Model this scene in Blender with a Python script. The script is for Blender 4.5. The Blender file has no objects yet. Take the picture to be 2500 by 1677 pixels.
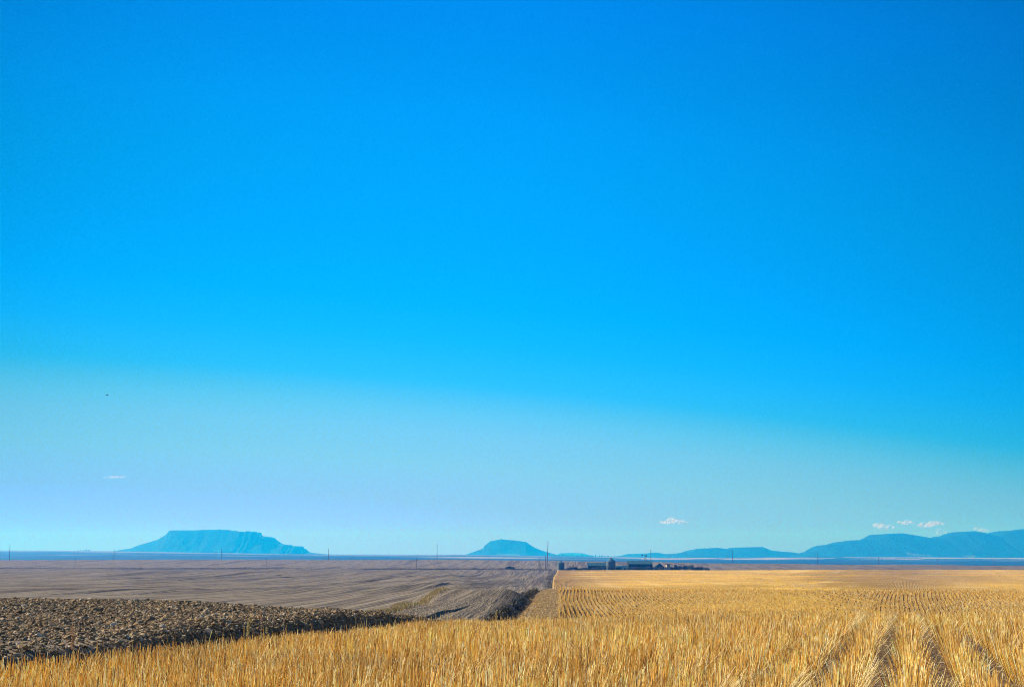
import bpy, math, random
import numpy as np
from mathutils import Vector, noise as mnoise
R = math.radians
random.seed(7); rng = np.random.default_rng(11)
scene = bpy.context.scene
col = scene.collection

# ------------------------------------------------------------------ camera
F, PITCH, CAMZ = 3472.2, R(8.47), 1.0
cam = bpy.data.objects.new('camera', bpy.data.cameras.new('camera'))
col.objects.link(cam); scene.camera = cam
cam.location = (0, 0, CAMZ); cam.rotation_euler = (R(90) + PITCH, 0, 0)
cam.data.lens = 50; cam.data.sensor_width = 36
cam.data.clip_start = 0.1; cam.data.clip_end = 80000

# ------------------------------------------------------------------ light
SUN_AZ, SUN_EL = R(-66), R(29)          # azimuth measured from the view direction (+Y), negative to the left
world = bpy.data.worlds.new('World'); scene.world = world; world.use_nodes = True
wn, wl = world.node_tree.nodes, world.node_tree.links
wn.clear()
w_out = wn.new('ShaderNodeOutputWorld'); w_bg = wn.new('ShaderNodeBackground')
sky = wn.new('ShaderNodeTexSky'); sky.sky_type = 'NISHITA'; sky.sun_disc = False
sky.sun_elevation = SUN_EL; sky.sun_rotation = SUN_AZ
sky.altitude = 1000; sky.air_density = 1.0; sky.dust_density = 0.35; sky.ozone_density = 2.0
# gains on the Nishita colour by elevation: the deep, polarised-looking azure of the low sky
tcw = wn.new('ShaderNodeTexCoord'); sepw = wn.new('ShaderNodeSeparateXYZ'); wl.new(tcw.outputs['Generated'], sepw.inputs[0])
def wm(op, a, b=None, c=None, clamp=False):
    nd = wn.new('ShaderNodeMath'); nd.operation = op; nd.use_clamp = clamp
    for i_, v_ in enumerate((a, b, c)):
        if v_ is None: continue
        if isinstance(v_, (int, float)): nd.inputs[i_].default_value = v_
        else: wl.new(v_, nd.inputs[i_])
    return nd.outputs[0]
xc = wm('MAXIMUM', wm('MINIMUM', sepw.outputs[0], .38), -.38)
zz_ = wm('ADD', sepw.outputs[2], wm('ADD', wm('MULTIPLY', xc, .0926), wm('MULTIPLY', wm('MULTIPLY', xc, xc), .125)))
GAIN = [  # photo row, rgb gain
#GAIN0
 (1355, (0.265, 0.311, 3.838)), (1250, (0.259, 0.378, 1.014)), (1150, (0.268, 0.501, 0.784)), (1069, (0.246, 0.551, 0.831)), (1020, (0.183, 0.58, 0.857)), (985, (0.119, 0.573, 0.884)), (950, (0.046, 0.573, 0.988)), (850, (0.011, 0.591, 1.211)), (750, (0.0, 0.607, 1.259)), (600, (0.0, 0.618, 1.173)), (450, (0.0, 0.649, 1.132)), (300, (0.0, 0.656, 1.185)), (150, (0.0, 0.614, 1.146)), (0, (0.0, 0.59, 1.214)),
#GAIN1
]
GS = 4.0
wr = wn.new('ShaderNodeValToRGB'); wl.new(zz_, wr.inputs[0])
stops = [(math.sin(PITCH + math.atan((838.5 - r_) / F)), c_) for r_, c_ in GAIN] + [(.46, (0, .5, 1.0)), (.62, (.40, .45, .5)), (1.0, (.40, .45, .5))]
while len(wr.color_ramp.elements) < len(stops): wr.color_ramp.elements.new(.5)
for e_, (p_, c_) in zip(wr.color_ramp.elements, stops): e_.position = max(0, p_); e_.color = (c_[0]/GS, c_[1]/GS, c_[2]/GS, 1)
g1 = wn.new('ShaderNodeVectorMath'); g1.operation = 'MULTIPLY'; wl.new(sky.outputs[0], g1.inputs[0]); wl.new(wr.outputs[0], g1.inputs[1])
g2 = wn.new('ShaderNodeVectorMath'); g2.operation = 'SCALE'; wl.new(g1.outputs[0], g2.inputs[0]); wl.new(wm('MULTIPLY', wm('ADD', wm('MULTIPLY_ADD', wm('MULTIPLY', xc, xc), -2.3, 1.0), wm('MULTIPLY', wm('MULTIPLY', wm('MINIMUM', xc, 0.0), sepw.outputs[2]), 1.2)), GS), g2.inputs['Scale'])
low_ = wm('MULTIPLY', wm('MINIMUM', xc, 0.0), wm('MULTIPLY_ADD', sepw.outputs[2], -2.8, 1.0, clamp=True))   # towards the sun the low sky turns greener
cv = wn.new('ShaderNodeCombineXYZ'); cv.inputs[0].default_value = 1.0; wl.new(wm('MULTIPLY_ADD', low_, -.24, 1.0), cv.inputs[1]); wl.new(wm('MULTIPLY_ADD', low_, .8, 1.0), cv.inputs[2])
g3 = wn.new('ShaderNodeVectorMath'); g3.operation = 'MULTIPLY'; wl.new(g2.outputs[0], g3.inputs[0]); wl.new(cv.outputs[0], g3.inputs[1])
wl.new(g3.outputs[0], w_bg.inputs['Color']); wl.new(w_bg.outputs[0], w_out.inputs['Surface'])
w_bg.inputs['Strength'].default_value = 0.09

sun = bpy.data.objects.new('sun', bpy.data.lights.new('sun', 'SUN'))
col.objects.link(sun)
sun.data.energy = 5.0; sun.data.angle = R(0.53); sun.data.color = (1.0, 0.93, 0.82)
sdir = Vector((math.sin(SUN_AZ) * math.cos(SUN_EL), math.cos(SUN_AZ) * math.cos(SUN_EL), math.sin(SUN_EL)))
sun.rotation_euler = sdir.to_track_quat('Z', 'Y').to_euler()
sun.location = (-40, 20, 60)

vs = scene.view_settings
scene.display_settings.display_device = 'sRGB'
vs.view_transform = 'Standard'; vs.look = 'None'; vs.exposure = 0.95; vs.gamma = 1.0
vs.use_curve_mapping = False
scene.render.engine = 'CYCLES'
scene.cycles.use_denoising = True
scene.cycles.denoising_prefilter = 'NONE'
scene.cycles.use_adaptive_sampling = False
scene.cycles.denoiser = 'OPENIMAGEDENOISE'
scene.cycles.denoising_input_passes = 'RGB_ALBEDO_NORMAL'
scene.cycles.filter_width = 1.0
scene.cycles.max_bounces = 6
scene.cycles.transparent_max_bounces = 8
scene.render.film_transparent = False

# ------------------------------------------------------------------ helpers
def at(px, py, Y):
    """world point on the photograph's ray (2500 x 1677 pixel grid) at distance Y"""
    a = (px - 1250) / F; b = (838.5 - py) / F
    dy = math.cos(PITCH) - b * math.sin(PITCH); dz = math.sin(PITCH) + b * math.cos(PITCH)
    t = Y / dy
    return Vector((a * t, Y, CAMZ + dz * t))
def zpy(py, Y): return at(1250, py, Y).z

def tag(o, label=None, cat=None, group=None, kind=None):
    if label: o['label'] = label
    if cat: o['category'] = cat
    if group: o['group'] = group
    if kind: o['kind'] = kind
    return o
def empty(name, loc, label, cat, group=None, rz=0):
    o = bpy.data.objects.new(name, None); col.objects.link(o)
    o.location = loc; o.rotation_euler = (0, 0, rz); o.empty_display_size = 0.2
    return tag(o, label, cat, group)

class MB:
    def __init__(s): s.v = []; s.f = []; s.sm = []
    def add(s, vs_, fs, smooth=False):
        n = len(s.v); s.v += [tuple(p) for p in vs_]; s.f += [tuple(i + n for i in f) for f in fs]
        s.sm += [smooth] * len(fs); return s
    def box(s, x0, x1, y0, y1, z0, z1):
        return s.add([(x0,y0,z0),(x1,y0,z0),(x1,y1,z0),(x0,y1,z0),(x0,y0,z1),(x1,y0,z1),(x1,y1,z1),(x0,y1,z1)],
                     [(0,3,2,1),(4,5,6,7),(0,1,5,4),(1,2,6,5),(2,3,7,6),(3,0,4,7)])
    def tube(s, p0, p1, r0, r1=None, n=8, caps=True):
        r1 = r0 if r1 is None else r1
        p0, p1 = Vector(p0), Vector(p1); d = (p1 - p0).normalized()
        a = d.orthogonal().normalized(); b = d.cross(a)
        vs_ = []
        for p, r in ((p0, r0), (p1, r1)):
            for k in range(n):
                t = 2 * math.pi * k / n
                vs_.append(p + (a * math.cos(t) + b * math.sin(t)) * r)
        fs = [(k, (k + 1) % n, n + (k + 1) % n, n + k) for k in range(n)]
        s.add(vs_, fs, True)
        if caps: s.add(vs_, [tuple(range(n - 1, -1, -1)), tuple(range(n, 2 * n))])
        return s
    def lathe(s, prof, n=32, c=(0, 0), smooth=True):
        vs_ = []; fs = []
        for r, z in prof:
            for k in range(n):
                t = 2 * math.pi * k / n
                vs_.append((c[0] + r * math.cos(t), c[1] + r * math.sin(t), z))
        for j in range(len(prof) - 1):
            for k in range(n):
                fs.append((j*n + k, j*n + (k+1) % n, (j+1)*n + (k+1) % n, (j+1)*n + k))
        return s.add(vs_, fs, smooth)
    def build(s, name, m, parent=None, loc=None):
        me = bpy.data.meshes.new(name); me.from_pydata(s.v, [], s.f)
        me.polygons.foreach_set('use_smooth', s.sm)
        me.materials.append(m); me.update()
        o = bpy.data.objects.new(name, me); col.objects.link(o)
        if parent is not None: o.parent = parent
        if loc is not None: o.location = loc
        return o

def np_mesh(name, V, Fc, m, colors=None, smooth=False, corner=4, parent=None):
    """fast mesh from numpy arrays; colors: per-vertex rgb"""
    me = bpy.data.meshes.new(name)
    nv, nf = len(V), len(Fc)
    me.vertices.add(nv); me.vertices.foreach_set('co', np.ascontiguousarray(V, dtype=np.float32).ravel())
    me.loops.add(nf * corner); me.loops.foreach_set('vertex_index', np.ascontiguousarray(Fc, dtype=np.int32).ravel())
    me.polygons.add(nf); me.polygons.foreach_set('loop_start', np.arange(0, nf * corner, corner, dtype=np.int32))
    me.polygons.foreach_set('use_smooth', np.full(nf, smooth))
    if colors is not None:
        ca = me.color_attributes.new('tone', 'FLOAT_COLOR', 'POINT')
        c4 = np.ones((nv, 4), dtype=np.float32); c4[:, :3] = colors
        ca.data.foreach_set('color', c4.ravel())
    me.materials.append(m); me.update(calc_edges=True); me.validate()
    o = bpy.data.objects.new(name, me); col.objects.link(o)
    if parent is not None: o.parent = parent
    return o

# ------------------------------------------------------------------ materials
class NT:
    def __init__(s, name, rough=0.9, spec=0.2):
        s.m = bpy.data.materials.new(name); s.m.use_nodes = True
        s.n, s.l = s.m.node_tree.nodes, s.m.node_tree.links
        s.b = s.n['Principled BSDF']; s.out = s.n['Material Output']
        s.b.inputs['Roughness'].default_value = rough
        s.b.inputs['Specular IOR Level'].default_value = spec
        s.co = None
    def pos(s):
        if s.co is None: s.co = s.n.new('ShaderNodeTexCoord').outputs['Object']
        return s.co
    def math(s, op, a, b=None, c=None, clamp=False):
        nd = s.n.new('ShaderNodeMath'); nd.operation = op; nd.use_clamp = clamp
        for i, v in enumerate((a, b, c)):
            if v is None: continue
            if isinstance(v, (int, float)): nd.inputs[i].default_value = v
            else: s.l.new(v, nd.inputs[i])
        return nd.outputs[0]
    def mapping(s, rot=0, scale=(1, 1, 1), vec=None):
        nd = s.n.new('ShaderNodeMapping'); s.l.new(vec or s.pos(), nd.inputs[0])
        nd.inputs['Rotation'].default_value = (0, 0, rot); nd.inputs['Scale'].default_value = scale
        return nd.outputs[0]
    def noise(s, scale, vec=None, detail=3, rough=0.5, dist=0.0):
        nd = s.n.new('ShaderNodeTexNoise'); s.l.new(vec or s.pos(), nd.inputs['Vector'])
        nd.inputs['Scale'].default_value = scale; nd.inputs['Detail'].default_value = detail
        nd.inputs['Roughness'].default_value = rough; nd.inputs['Distortion'].default_value = dist
        return nd.outputs[0]
    def voronoi(s, scale, vec=None, out='Distance'):
        nd = s.n.new('ShaderNodeTexVoronoi'); s.l.new(vec or s.pos(), nd.inputs['Vector'])
        nd.inputs['Scale'].default_value = scale
        return nd.outputs[out]
    def ramp(s, fac, stops, interp='LINEAR'):
        nd = s.n.new('ShaderNodeValToRGB'); s.l.new(fac, nd.inputs[0]); cr = nd.color_ramp
        cr.interpolation = interp
        while len(cr.elements) < len(stops): cr.elements.new(0.5)
        for e, (p, c) in zip(cr.elements, stops):
            e.position = p; e.color = (*c, 1) if not isinstance(c, (int, float)) else (c, c, c, 1)
        return nd.outputs[0]
    def mix(s, fac, a, b, blend='MIX'):
        nd = s.n.new('ShaderNodeMix'); nd.data_type = 'RGBA'; nd.blend_type = blend
        for i, v in ((0, fac), (6, a), (7, b)):
            if isinstance(v, (int, float)): nd.inputs[i].default_value = v
            elif isinstance(v, tuple): nd.inputs[i].default_value = (*v, 1)
            else: s.l.new(v, nd.inputs[i])
        return nd.outputs[2]
    def base(s, c):
        if isinstance(c, tuple): s.b.inputs['Base Color'].default_value = (*c, 1)
        else: s.l.new(c, s.b.inputs['Base Color'])
    def bump(s, h, dist, strength=1.0):
        nd = s.n.new('ShaderNodeBump'); s.l.new(h, nd.inputs['Height'])
        nd.inputs['Distance'].default_value = dist; nd.inputs['Strength'].default_value = strength
        s.l.new(nd.outputs[0], s.b.inputs['Normal'])
    def attr(s):
        nd = s.n.new('ShaderNodeAttribute'); nd.attribute_name = 'tone'; return nd.outputs['Color']
    def translucent(s, c, fac):
        t = s.n.new('ShaderNodeBsdfTranslucent')
        if isinstance(c, tuple): t.inputs[0].default_value = (*c, 1)
        else: s.l.new(c, t.inputs[0])
        mx = s.n.new('ShaderNodeMixShader'); mx.inputs[0].default_value = fac
        s.l.new(s.b.outputs[0], mx.inputs[1]); s.l.new(t.outputs[0], mx.inputs[2])
        s.l.new(mx.outputs[0], s.out.inputs['Surface'])

def mat_flat(name, c1, c2, scale, rough=0.8, metallic=0.0, bump=0.0, stretch=(1, 1, 1)):
    t = NT(name, rough); n = t.noise(scale, t.mapping(0, stretch), 4)
    t.base(t.ramp(n, [(0.3, c1), (0.7, c2)])); t.b.inputs['Metallic'].default_value = metallic
    if bump: t.bump(n, bump)
    return t.m

ROW = 0.43
YAW_NEAR, YAW_MID, YAW_RIGHT = R(15.3), R(2.0), R(15.5)

def mat_stubble_ground():
    t = NT('stubble_ground', 0.95, 0.1)
    p = t.pos(); sep = t.n.new('ShaderNodeSeparateXYZ'); t.l.new(p, sep.inputs[0])
    X, Y = sep.outputs[0], sep.outputs[1]
    soil = t.ramp(t.noise(14, detail=5), [(0.3, (0.10, 0.068, 0.045)), (0.7, (0.24, 0.17, 0.11))])
    straw = t.ramp(t.noise(40, t.mapping(0, (1, 1, 1)), 5, 0.7), [(0.25, (0.26, 0.155, 0.045)), (0.5, (0.40, 0.25, 0.075)), (0.75, (0.54, 0.37, 0.13))])
    patch = t.noise(0.03, t.mapping(R(10), (1, 0.6, 1)), 5, 0.6)
    litter = t.noise(2.2, t.mapping(R(4), (1, .35, 1)), 4, .65)
    cover = t.math('ADD', t.math('MULTIPLY', litter, 1.7), t.math('MULTIPLY', patch, 1.3))
    nearf = t.math('MULTIPLY', t.math('LESS_THAN', Y, 60.0), 0.75)
    cover = t.math('SUBTRACT', t.math('SUBTRACT', cover, 0.62), nearf, clamp=True)
    c = t.mix(cover, soil, straw)
    pale = t.ramp(t.noise(0.35, t.mapping(R(-3), (1, 0.15, 1)), 4), [(0.5, 0.0), (0.72, 0.35)])
    c = t.mix(pale, c, (0.62, 0.50, 0.33))
    t.base(c)
    t.bump(t.noise(25, detail=3), 0.08, 0.8)
    return t.m

def mat_tilled():
    t = NT('tilled_soil', 0.95, 0.1)
    p = t.pos(); sep = t.n.new('ShaderNodeSeparateXYZ'); t.l.new(p, sep.inputs[0])
    X, Y = sep.outputs[0], sep.outputs[1]
    def comb(x, y):
        c = t.n.new('ShaderNodeCombineXYZ'); t.l.new(x, c.inputs[0]); t.l.new(y, c.inputs[1]); return c.outputs[0]
    wob = t.math('MULTIPLY', t.math('SUBTRACT', t.noise(0.006, detail=2), 0.5), 6.0)
    u = t.math('ADD', t.math('SUBTRACT', X, t.math('MULTIPLY', Y, math.tan(YAW_MID))), wob)
    lines = t.noise(0.8, comb(u, t.math('MULTIPLY', Y, 0.012)), 4, 0.72)          # irregular drill furrows
    big = t.noise(0.12, comb(u, t.math('MULTIPLY', Y, 0.02)), 2, 0.5)
    fur = t.ramp(lines, [(0.42, 1.0), (0.52, 0.0)])
    bigf = t.ramp(big, [(0.40, 1.0), (0.46, 0.0)])
    fine = t.noise(9, detail=6, rough=0.75); mid = t.noise(0.05, detail=4, rough=0.6)
    c = t.ramp(fine, [(0.28, (0.085, 0.06, 0.042)), (0.5, (0.245, 0.198, 0.142)), (0.72, (0.39, 0.32, 0.235))])
    c = t.mix(t.ramp(mid, [(0.35, 0.0), (0.65, 0.5)]), c, (0.24, 0.19, 0.13))
    c = t.mix(0.6, c, t.ramp(t.noise(.9, t.mapping(0, (1, .4, 1)), 4, .7), [(0.35, .55), (0.62, 1.0)]), 'MULTIPLY')
    c = t.mix(t.math('MULTIPLY', fur, 0.75), c, (0.055, 0.04, 0.034))
    c = t.mix(t.math('MULTIPLY', bigf, 0.65), c, (0.07, 0.05, 0.042))
    t.base(c)
    h = t.math('ADD', t.math('MULTIPLY', lines, 1.3), t.math('MULTIPLY', fine, 0.10))
    t.bump(h, 1.0, 0.7)
    return t.m

def mat_attr(name, rough=0.85, transl=0.0, spec=0.2, mott=0.0):
    t = NT(name, rough, spec); c = t.attr()
    if mott: c = t.mix(mott, c, t.ramp(t.noise(60, detail=3), [(0.3, 0.25), (0.7, 1.0)]), 'MULTIPLY')
    t.base(c)
    if transl: t.translucent(c, transl)
    return t.m

M_stub = mat_attr('dry_straw', 0.6, 0.38, 0.35)
M_row = mat_attr('standing_straw_row', 0.7, 0.5, 0.2)
M_clod = mat_attr('soil_clod', 0.95, 0, 0.1, 0.35)
M_shrub = mat_attr('twigs_and_leaves', 0.8, 0.15)
M_stubg = mat_stubble_ground()
M_till = mat_tilled()
M_wood = mat_flat('weathered_wood', (0.07, 0.05, 0.04), (0.14, 0.105, 0.08), 3, 0.85, stretch=(6, 6, 1))
M_glass_ins = mat_flat('ceramic', (0.35, 0.36, 0.36), (0.5, 0.5, 0.5), 10, 0.3)
M_steel = mat_flat('galvanised_steel', (0.055, 0.08, 0.10), (0.095, 0.12, 0.14), 1.5, 0.5, 0.1)
M_roofsteel = mat_flat('sheet_roof', (0.03, 0.10, 0.13), (0.06, 0.15, 0.18), 0.6, 0.6, 0.0)
M_darkwall = mat_flat('dark_boards', (0.014, 0.02, 0.028), (0.03, 0.036, 0.042), 1.2, 0.85, stretch=(5, 5, 0.6))
M_pale = mat_flat('pale_siding', (0.5, 0.5, 0.48), (0.66, 0.64, 0.6), 2, 0.7)
M_tan = mat_flat('tan_boards', (0.42, 0.30, 0.18), (0.56, 0.42, 0.28), 2, 0.8)
M_dark = mat_flat('dark_opening', (0.01, 0.012, 0.015), (0.02, 0.022, 0.025), 3, 0.6)
M_bird = mat_flat('dark_plumage', (0.015, 0.014, 0.013), (0.04, 0.035, 0.03), 8, 0.7)

# ------------------------------------------------------------------ terrain heights
UC = math.cos(PITCH) + 0.15 * math.sin(PITCH)
def u_of(px): return (px - 1250) / F / UC
def P(Y, py): return (Y, zpy(py, Y))
far_l = [P(780, 1396), P(1050, 1388.5), P(1300, 1378), P(1500, 1367), (1650, -8.5), (1950, -18), (2400, -30)]
COLS = {
 -700: [(-60,0),(0,0),(12,-.02),(22,0),(33,.05),(45,-.8),(62,-2.0),(90,-3.4),(120,-3.6),P(150,1456),P(250,1432),P(400,1416)] + far_l,
 0:    [(-60,0),(0,0),(12,-.05),(20,0),(32,.03),(44,-.8),(62,-2.2),(90,-3.6),(120,-3.8),P(150,1459),P(200,1443),P(270,1434),P(330,1422),P(430,1416)] + far_l,
 400:  [(-60,0),(0,0),(12,-.05),(17,-.1),(22,0.0),(30,.04),(42,-.8),(60,-2.2),(90,-3.6),(120,-3.9),P(145,1466),P(190,1450),P(270,1436),P(350,1420),P(450,1415)] + far_l,
 800:  [(-60,0),(0,0),(12,-.02),(17,-.08),(22,-.22),(26,-.14),(30,-.14),(44,-1.1),(65,-2.5),(90,-3.3),P(115,1488),P(150,1468),P(200,1452),P(270,1440),P(350,1425),P(430,1418)] + far_l,
 900:  [(-60,0),(0,0),(12,0),(20,-.12),(26,-.2),(32,-.3),(45,-1.2),P(64,1512),P(78,1500),(86,-2.75),P(105,1490),P(150,1464),P(200,1450),P(262,1439),P(340,1425),P(430,1416)] + far_l,
 990:  [(-60,0),(0,0),(12,0),(20,-.12),(27,-.24),(33,-.42),(45,-1.2),P(64,1509),P(80,1492),P(98,1476),(106,-3.0),P(125,1474),P(160,1459),P(205,1446),P(262,1438),P(330,1425),P(430,1415)] + far_l,
 1080: [(-60,0),(0,0),(12,0),(20,-.1),(28,-.3),(35,-.6),(48,-1.4),P(66,1508),P(80,1491),P(110,1463),P(142,1439),(156,-3.1),P(180,1443),P(220,1436),P(290,1428),P(350,1419),P(430,1412)] + far_l,
 1230: [(-60,0),(0,0),(12,0),(20,-.1),(28,-.42),(38,-.90),(55,-1.95),P(75,1504),P(100,1475),P(128,1450),P(150,1437),(175,-4.0),(215,-4.9),P(300,1440),P(383,1431),P(500,1421),P(680,1409)] + far_l,
 1292: [(-60,0),(0,0),(12,0),(20,-.1),(28,-.42),(38,-.88),(55,-2.3),(78,-2.9),P(96,1505),P(131,1476),P(150,1462),P(171,1453),P(198,1446),(240,-6.0),P(310,1443),P(383,1433),(430,-8.6),P(520,1426),P(680,1409),P(850,1400),P(1050,1390.5),P(1250,1381),P(1500,1367.5),(1650,-8.5),(1950,-18),(2400,-32)],
 1450: [(-60,0),(0,0),(12,0),(20,-.1),(28,-.42),(38,-.86),(55,-2.6),(80,-3.8),(105,-4.2),P(131,1492),P(171,1456),P(198,1446),(240,-6.3),P(310,1444),P(383,1432),(430,-8.9),P(520,1428),P(680,1409),P(850,1400),P(1050,1391.5),P(1250,1384),P(1500,1370),(1650,-9),(1950,-20),(2400,-34)],
 1800: [(-60,0),(0,0),(12,0),(20,-.1),(28,-.42),(38,-.88),(55,-2.6),(80,-3.8),(105,-4.2),P(131,1492),P(165,1458),P(190,1446),(235,-6.3),P(300,1444),P(350,1431),(400,-8.6),P(470,1430),P(640,1410),P(850,1400),P(1050,1391),P(1250,1384),P(1500,1375),(1650,-11),(1950,-24),(2400,-42)],
 2100: [(-60,0),(0,0),(12,0),(20,-.1),(28,-.42),(38,-.9),(55,-2.6),(80,-3.9),(105,-4.2),P(131,1491),P(152,1468),P(175,1450),(215,-6.2),P(270,1448),P(320,1435),(362,-8.0),P(415,1434),P(465,1421),(520,-9.7),P(600,1420),P(720,1403),(800,-11.4),P(900,1400),P(1050,1391),P(1250,1386),P(1500,1377),(1650,-12),(1950,-26),(2400,-45)],
 2500: [(-60,0),(0,0),(12,0),(20,-.1),(28,-.45),(38,-.95),(55,-2.6),(80,-3.9),(105,-4.2),P(131,1492),P(152,1470),P(178,1449),(215,-6.3),P(275,1447),P(325,1435),(362,-7.9),P(420,1433),P(470,1420),(530,-9.8),P(600,1419),P(720,1402),(800,-11.4),P(900,1401),P(1050,1392),P(1250,1388),P(1500,1380),(1650,-13),(1950,-28),(2400,-48)],
}
COLS[3300] = COLS[2500]
def pchip(xs, ys, xq):
    xs = np.array(xs, float); ys = np.array(ys, float); h = np.diff(xs); d = np.diff(ys) / h
    m = np.zeros_like(xs); m[0], m[-1] = d[0], d[-1]
    for i in range(1, len(xs) - 1):
        if d[i-1] * d[i] > 0:
            w1, w2 = 2*h[i] + h[i-1], h[i] + 2*h[i-1]; m[i] = (w1 + w2) / (w1 / d[i-1] + w2 / d[i])
    k = np.clip(np.searchsorted(xs, xq) - 1, 0, len(h) - 1); t = (xq - xs[k]) / h[k]
    return ys[k]*(2*t**3 - 3*t**2 + 1) + h[k]*m[k]*(t**3 - 2*t**2 + t) + ys[k+1]*(-2*t**3 + 3*t**2) + h[k]*m[k+1]*(t**3 - t**2)
LQ = np.linspace(0, 1, 900)
def lw(Y): return np.log(np.maximum(Y, -59) + 62)
L0, L1 = lw(-59.0), lw(2400.0)
colpx = sorted(COLS); colu = np.array([u_of(p) for p in colpx])
TAB = np.array([pchip([float(lw(a)) if a > -60 else float(L0) for a, b in COLS[p]], [b for a, b in COLS[p]], L0 + LQ * (L1 - L0)) for p in colpx])
def vnoise(x, y, s, seed=0):
    """smooth value noise, vectorised"""
    x = x * s + seed * 17.3; y = y * s + seed * 9.1
    xi, yi = np.floor(x), np.floor(y); fx, fy = x - xi, y - yi
    fx = fx*fx*(3 - 2*fx); fy = fy*fy*(3 - 2*fy)
    def hsh(a, b):
        v = np.sin(a * 127.1 + b * 311.7 + seed * 74.7) * 43758.5453
        return v - np.floor(v)
    return (hsh(xi, yi)*(1-fx)*(1-fy) + hsh(xi+1, yi)*fx*(1-fy) + hsh(xi, yi+1)*(1-fx)*fy + hsh(xi+1, yi+1)*fx*fy)
# the line between the ploughed land and the stubble
BL = [(-60, -14.7), (12, -4.3), (22, -2.86), (38, -.55), (60, -.65), (75, -.5), (100, .3), (131, 1.25), (150, 2.0), (171, 2.7), (198, 4.3), (260, 7.2), (383, 10.7), (520, 14.5), (680, 19.5), (1060, 33.5)]
def B(Y): return np.interp(Y, [a for a, b in BL], [b for a, b in BL])
def Z(x, Y):
    x = np.asarray(x, float); Y = np.asarray(Y, float); x, Y = np.broadcast_arrays(x, Y)
    u = x / np.maximum(Y, 8.0)
    # between 50 and 175 m the knoll ends in a bank along the boundary
    uL, uR = u_of(1230), u_of(1292)
    wb_ = 3.4 + .9*(vnoise(x, Y, .16, 44) - .5)
    tb = np.clip((x - (B(Y) - wb_))/wb_, 0, 1)
    ue = np.where(x < B(Y) - wb_, np.minimum(u, uL), np.where(x > B(Y), np.maximum(u, uR), uL + (uR - uL)*tb))
    wY = np.clip((Y - 50)/12, 0, 1)*np.clip((185 - Y)/20, 0, 1)
    u = u*(1 - wY) + ue*wY
    q = (lw(Y) - L0) / (L1 - L0) * 899
    q = np.clip(q, 0, 898.999); qi = q.astype(int); qf = q - qi
    k = np.clip(np.searchsorted(colu, u) - 1, 0, len(colu) - 2)
    t = np.clip((u - colu[k]) / (colu[k+1] - colu[k]), 0, 1); t = t*t*(3 - 2*t)
    z = ((TAB[k, qi]*(1-qf) + TAB[k, qi+1]*qf)*(1-t) + (TAB[k+1, qi]*(1-qf) + TAB[k+1, qi+1]*qf)*t)
    # long swells
    a = np.clip((Y - 60) / 150, 0, 1)
    z = z + a * ((vnoise(x, Y, 1/70, 3) - .5) * 0.9 + (vnoise(x, Y, 1/26, 5) - .5) * 0.22 + (vnoise(x*.25 + Y*.1, Y, 1/42, 15) - .5) * 0.8 * np.clip((Y-180)/60, 0, 1)) * np.clip(1600 / (Y + 1), 0, 1)
    uf = x - Y*math.tan(R(2.0)) + (vnoise(x, Y, 1/150, 33) - .5)*4
    fa = np.clip((Y - 160)/50, 0, 1)*(x < B(Y))*np.clip(2400/(Y+1) - 1, 0, 1)
    fa = fa*(1 - .9*np.exp(-((Y - 1050)/60)**2))
    fur = (vnoise(uf, Y*.004, 1/2.0, 35) - .5)*.26 + (vnoise(uf, Y*.003, 1/7.0, 36) - .5)*.6 - 2.2*np.clip(vnoise(uf, Y*.006, 1/2.8, 37) - .74, 0, 1)
    z = z + fa*fur*(.35 + .9*vnoise(x, Y, 1/120, 38))
    near = np.clip((60 - Y) / 30, 0, 1)
    z = z + near * ((vnoise(x, Y, 0.5, 8) - .5) * 0.05)
    # the plough's dead furrow: ditch and bank along the boundary
    d = B(Y) - x
    amp = np.interp(Y, [-60, 8, 12, 30, 48, 60, 90, 150, 250, 400, 1000], [.3, .35, .4, .35, .25, .3, .34, .32, .16, .15, .2])
    w = np.interp(Y, [0, 60, 300, 1000], [1, 1, 1.2, 2.2])
    dd = (d - 0.25*(vnoise(x, Y, .45, 2) - .5)) / w
    ditch = np.where(dd < 0, np.exp(-(dd/.3)**2), np.where(dd < .6, 1.0, np.exp(-((dd - .6)/.30)**2)))
    berm = np.exp(-((dd - 1.45)/.55)**2)
    # the stubble side lies lower than the ploughed side of the furrow
    low = np.interp(Y, [10, 13, 17, 22, 28, 34, 41], [0, .05, .12, .20, .26, .12, 0])
    z = z - low*np.where(d < 0, np.exp(-(np.minimum(d, 0)/4.0)**2), np.exp(-(np.maximum(d, 0)/.5)**2))
    return z - amp*ditch + amp*.25*berm

def yrows(y0, y1):
    ys = [y0]
    while ys[-1] < y1: ys.append(ys[-1] + max(0.10, 0.0065 * abs(ys[-1])) if ys[-1] > 6 else ys[-1] + 1.0)
    ys[-1] = y1
    return np.array(ys)
def grid(name, ys, lo, hi, n, m, warp=None, dz=0.0):
    T = np.linspace(0, 1, n) if warp is None else warp(np.linspace(0, 1, n))
    X = lo[:, None] * (1 - T)[None, :] + hi[:, None] * T[None, :]
    Yg = np.repeat(ys[:, None], n, 1)
    Zg = Z(X, Yg) + dz
    V = np.stack([X, Yg, Zg], -1).reshape(-1, 3)
    i = np.arange((len(ys) - 1) * (n - 1)); r, c = i // (n - 1), i % (n - 1); a = r * n + c
    Fc = np.stack([a, a + 1, a + n + 1, a + n], -1)
    o = np_mesh(name, V, Fc, m, smooth=True)
    return o
YE = 1060.0
ys = yrows(-60, YE)
ext = 0.72 * np.maximum(ys, 0) + 40
tag(grid('stubble_field', ys, B(ys), ext + 15, 420, M_stubg, lambda t: t**1.6), kind='structure')
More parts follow.
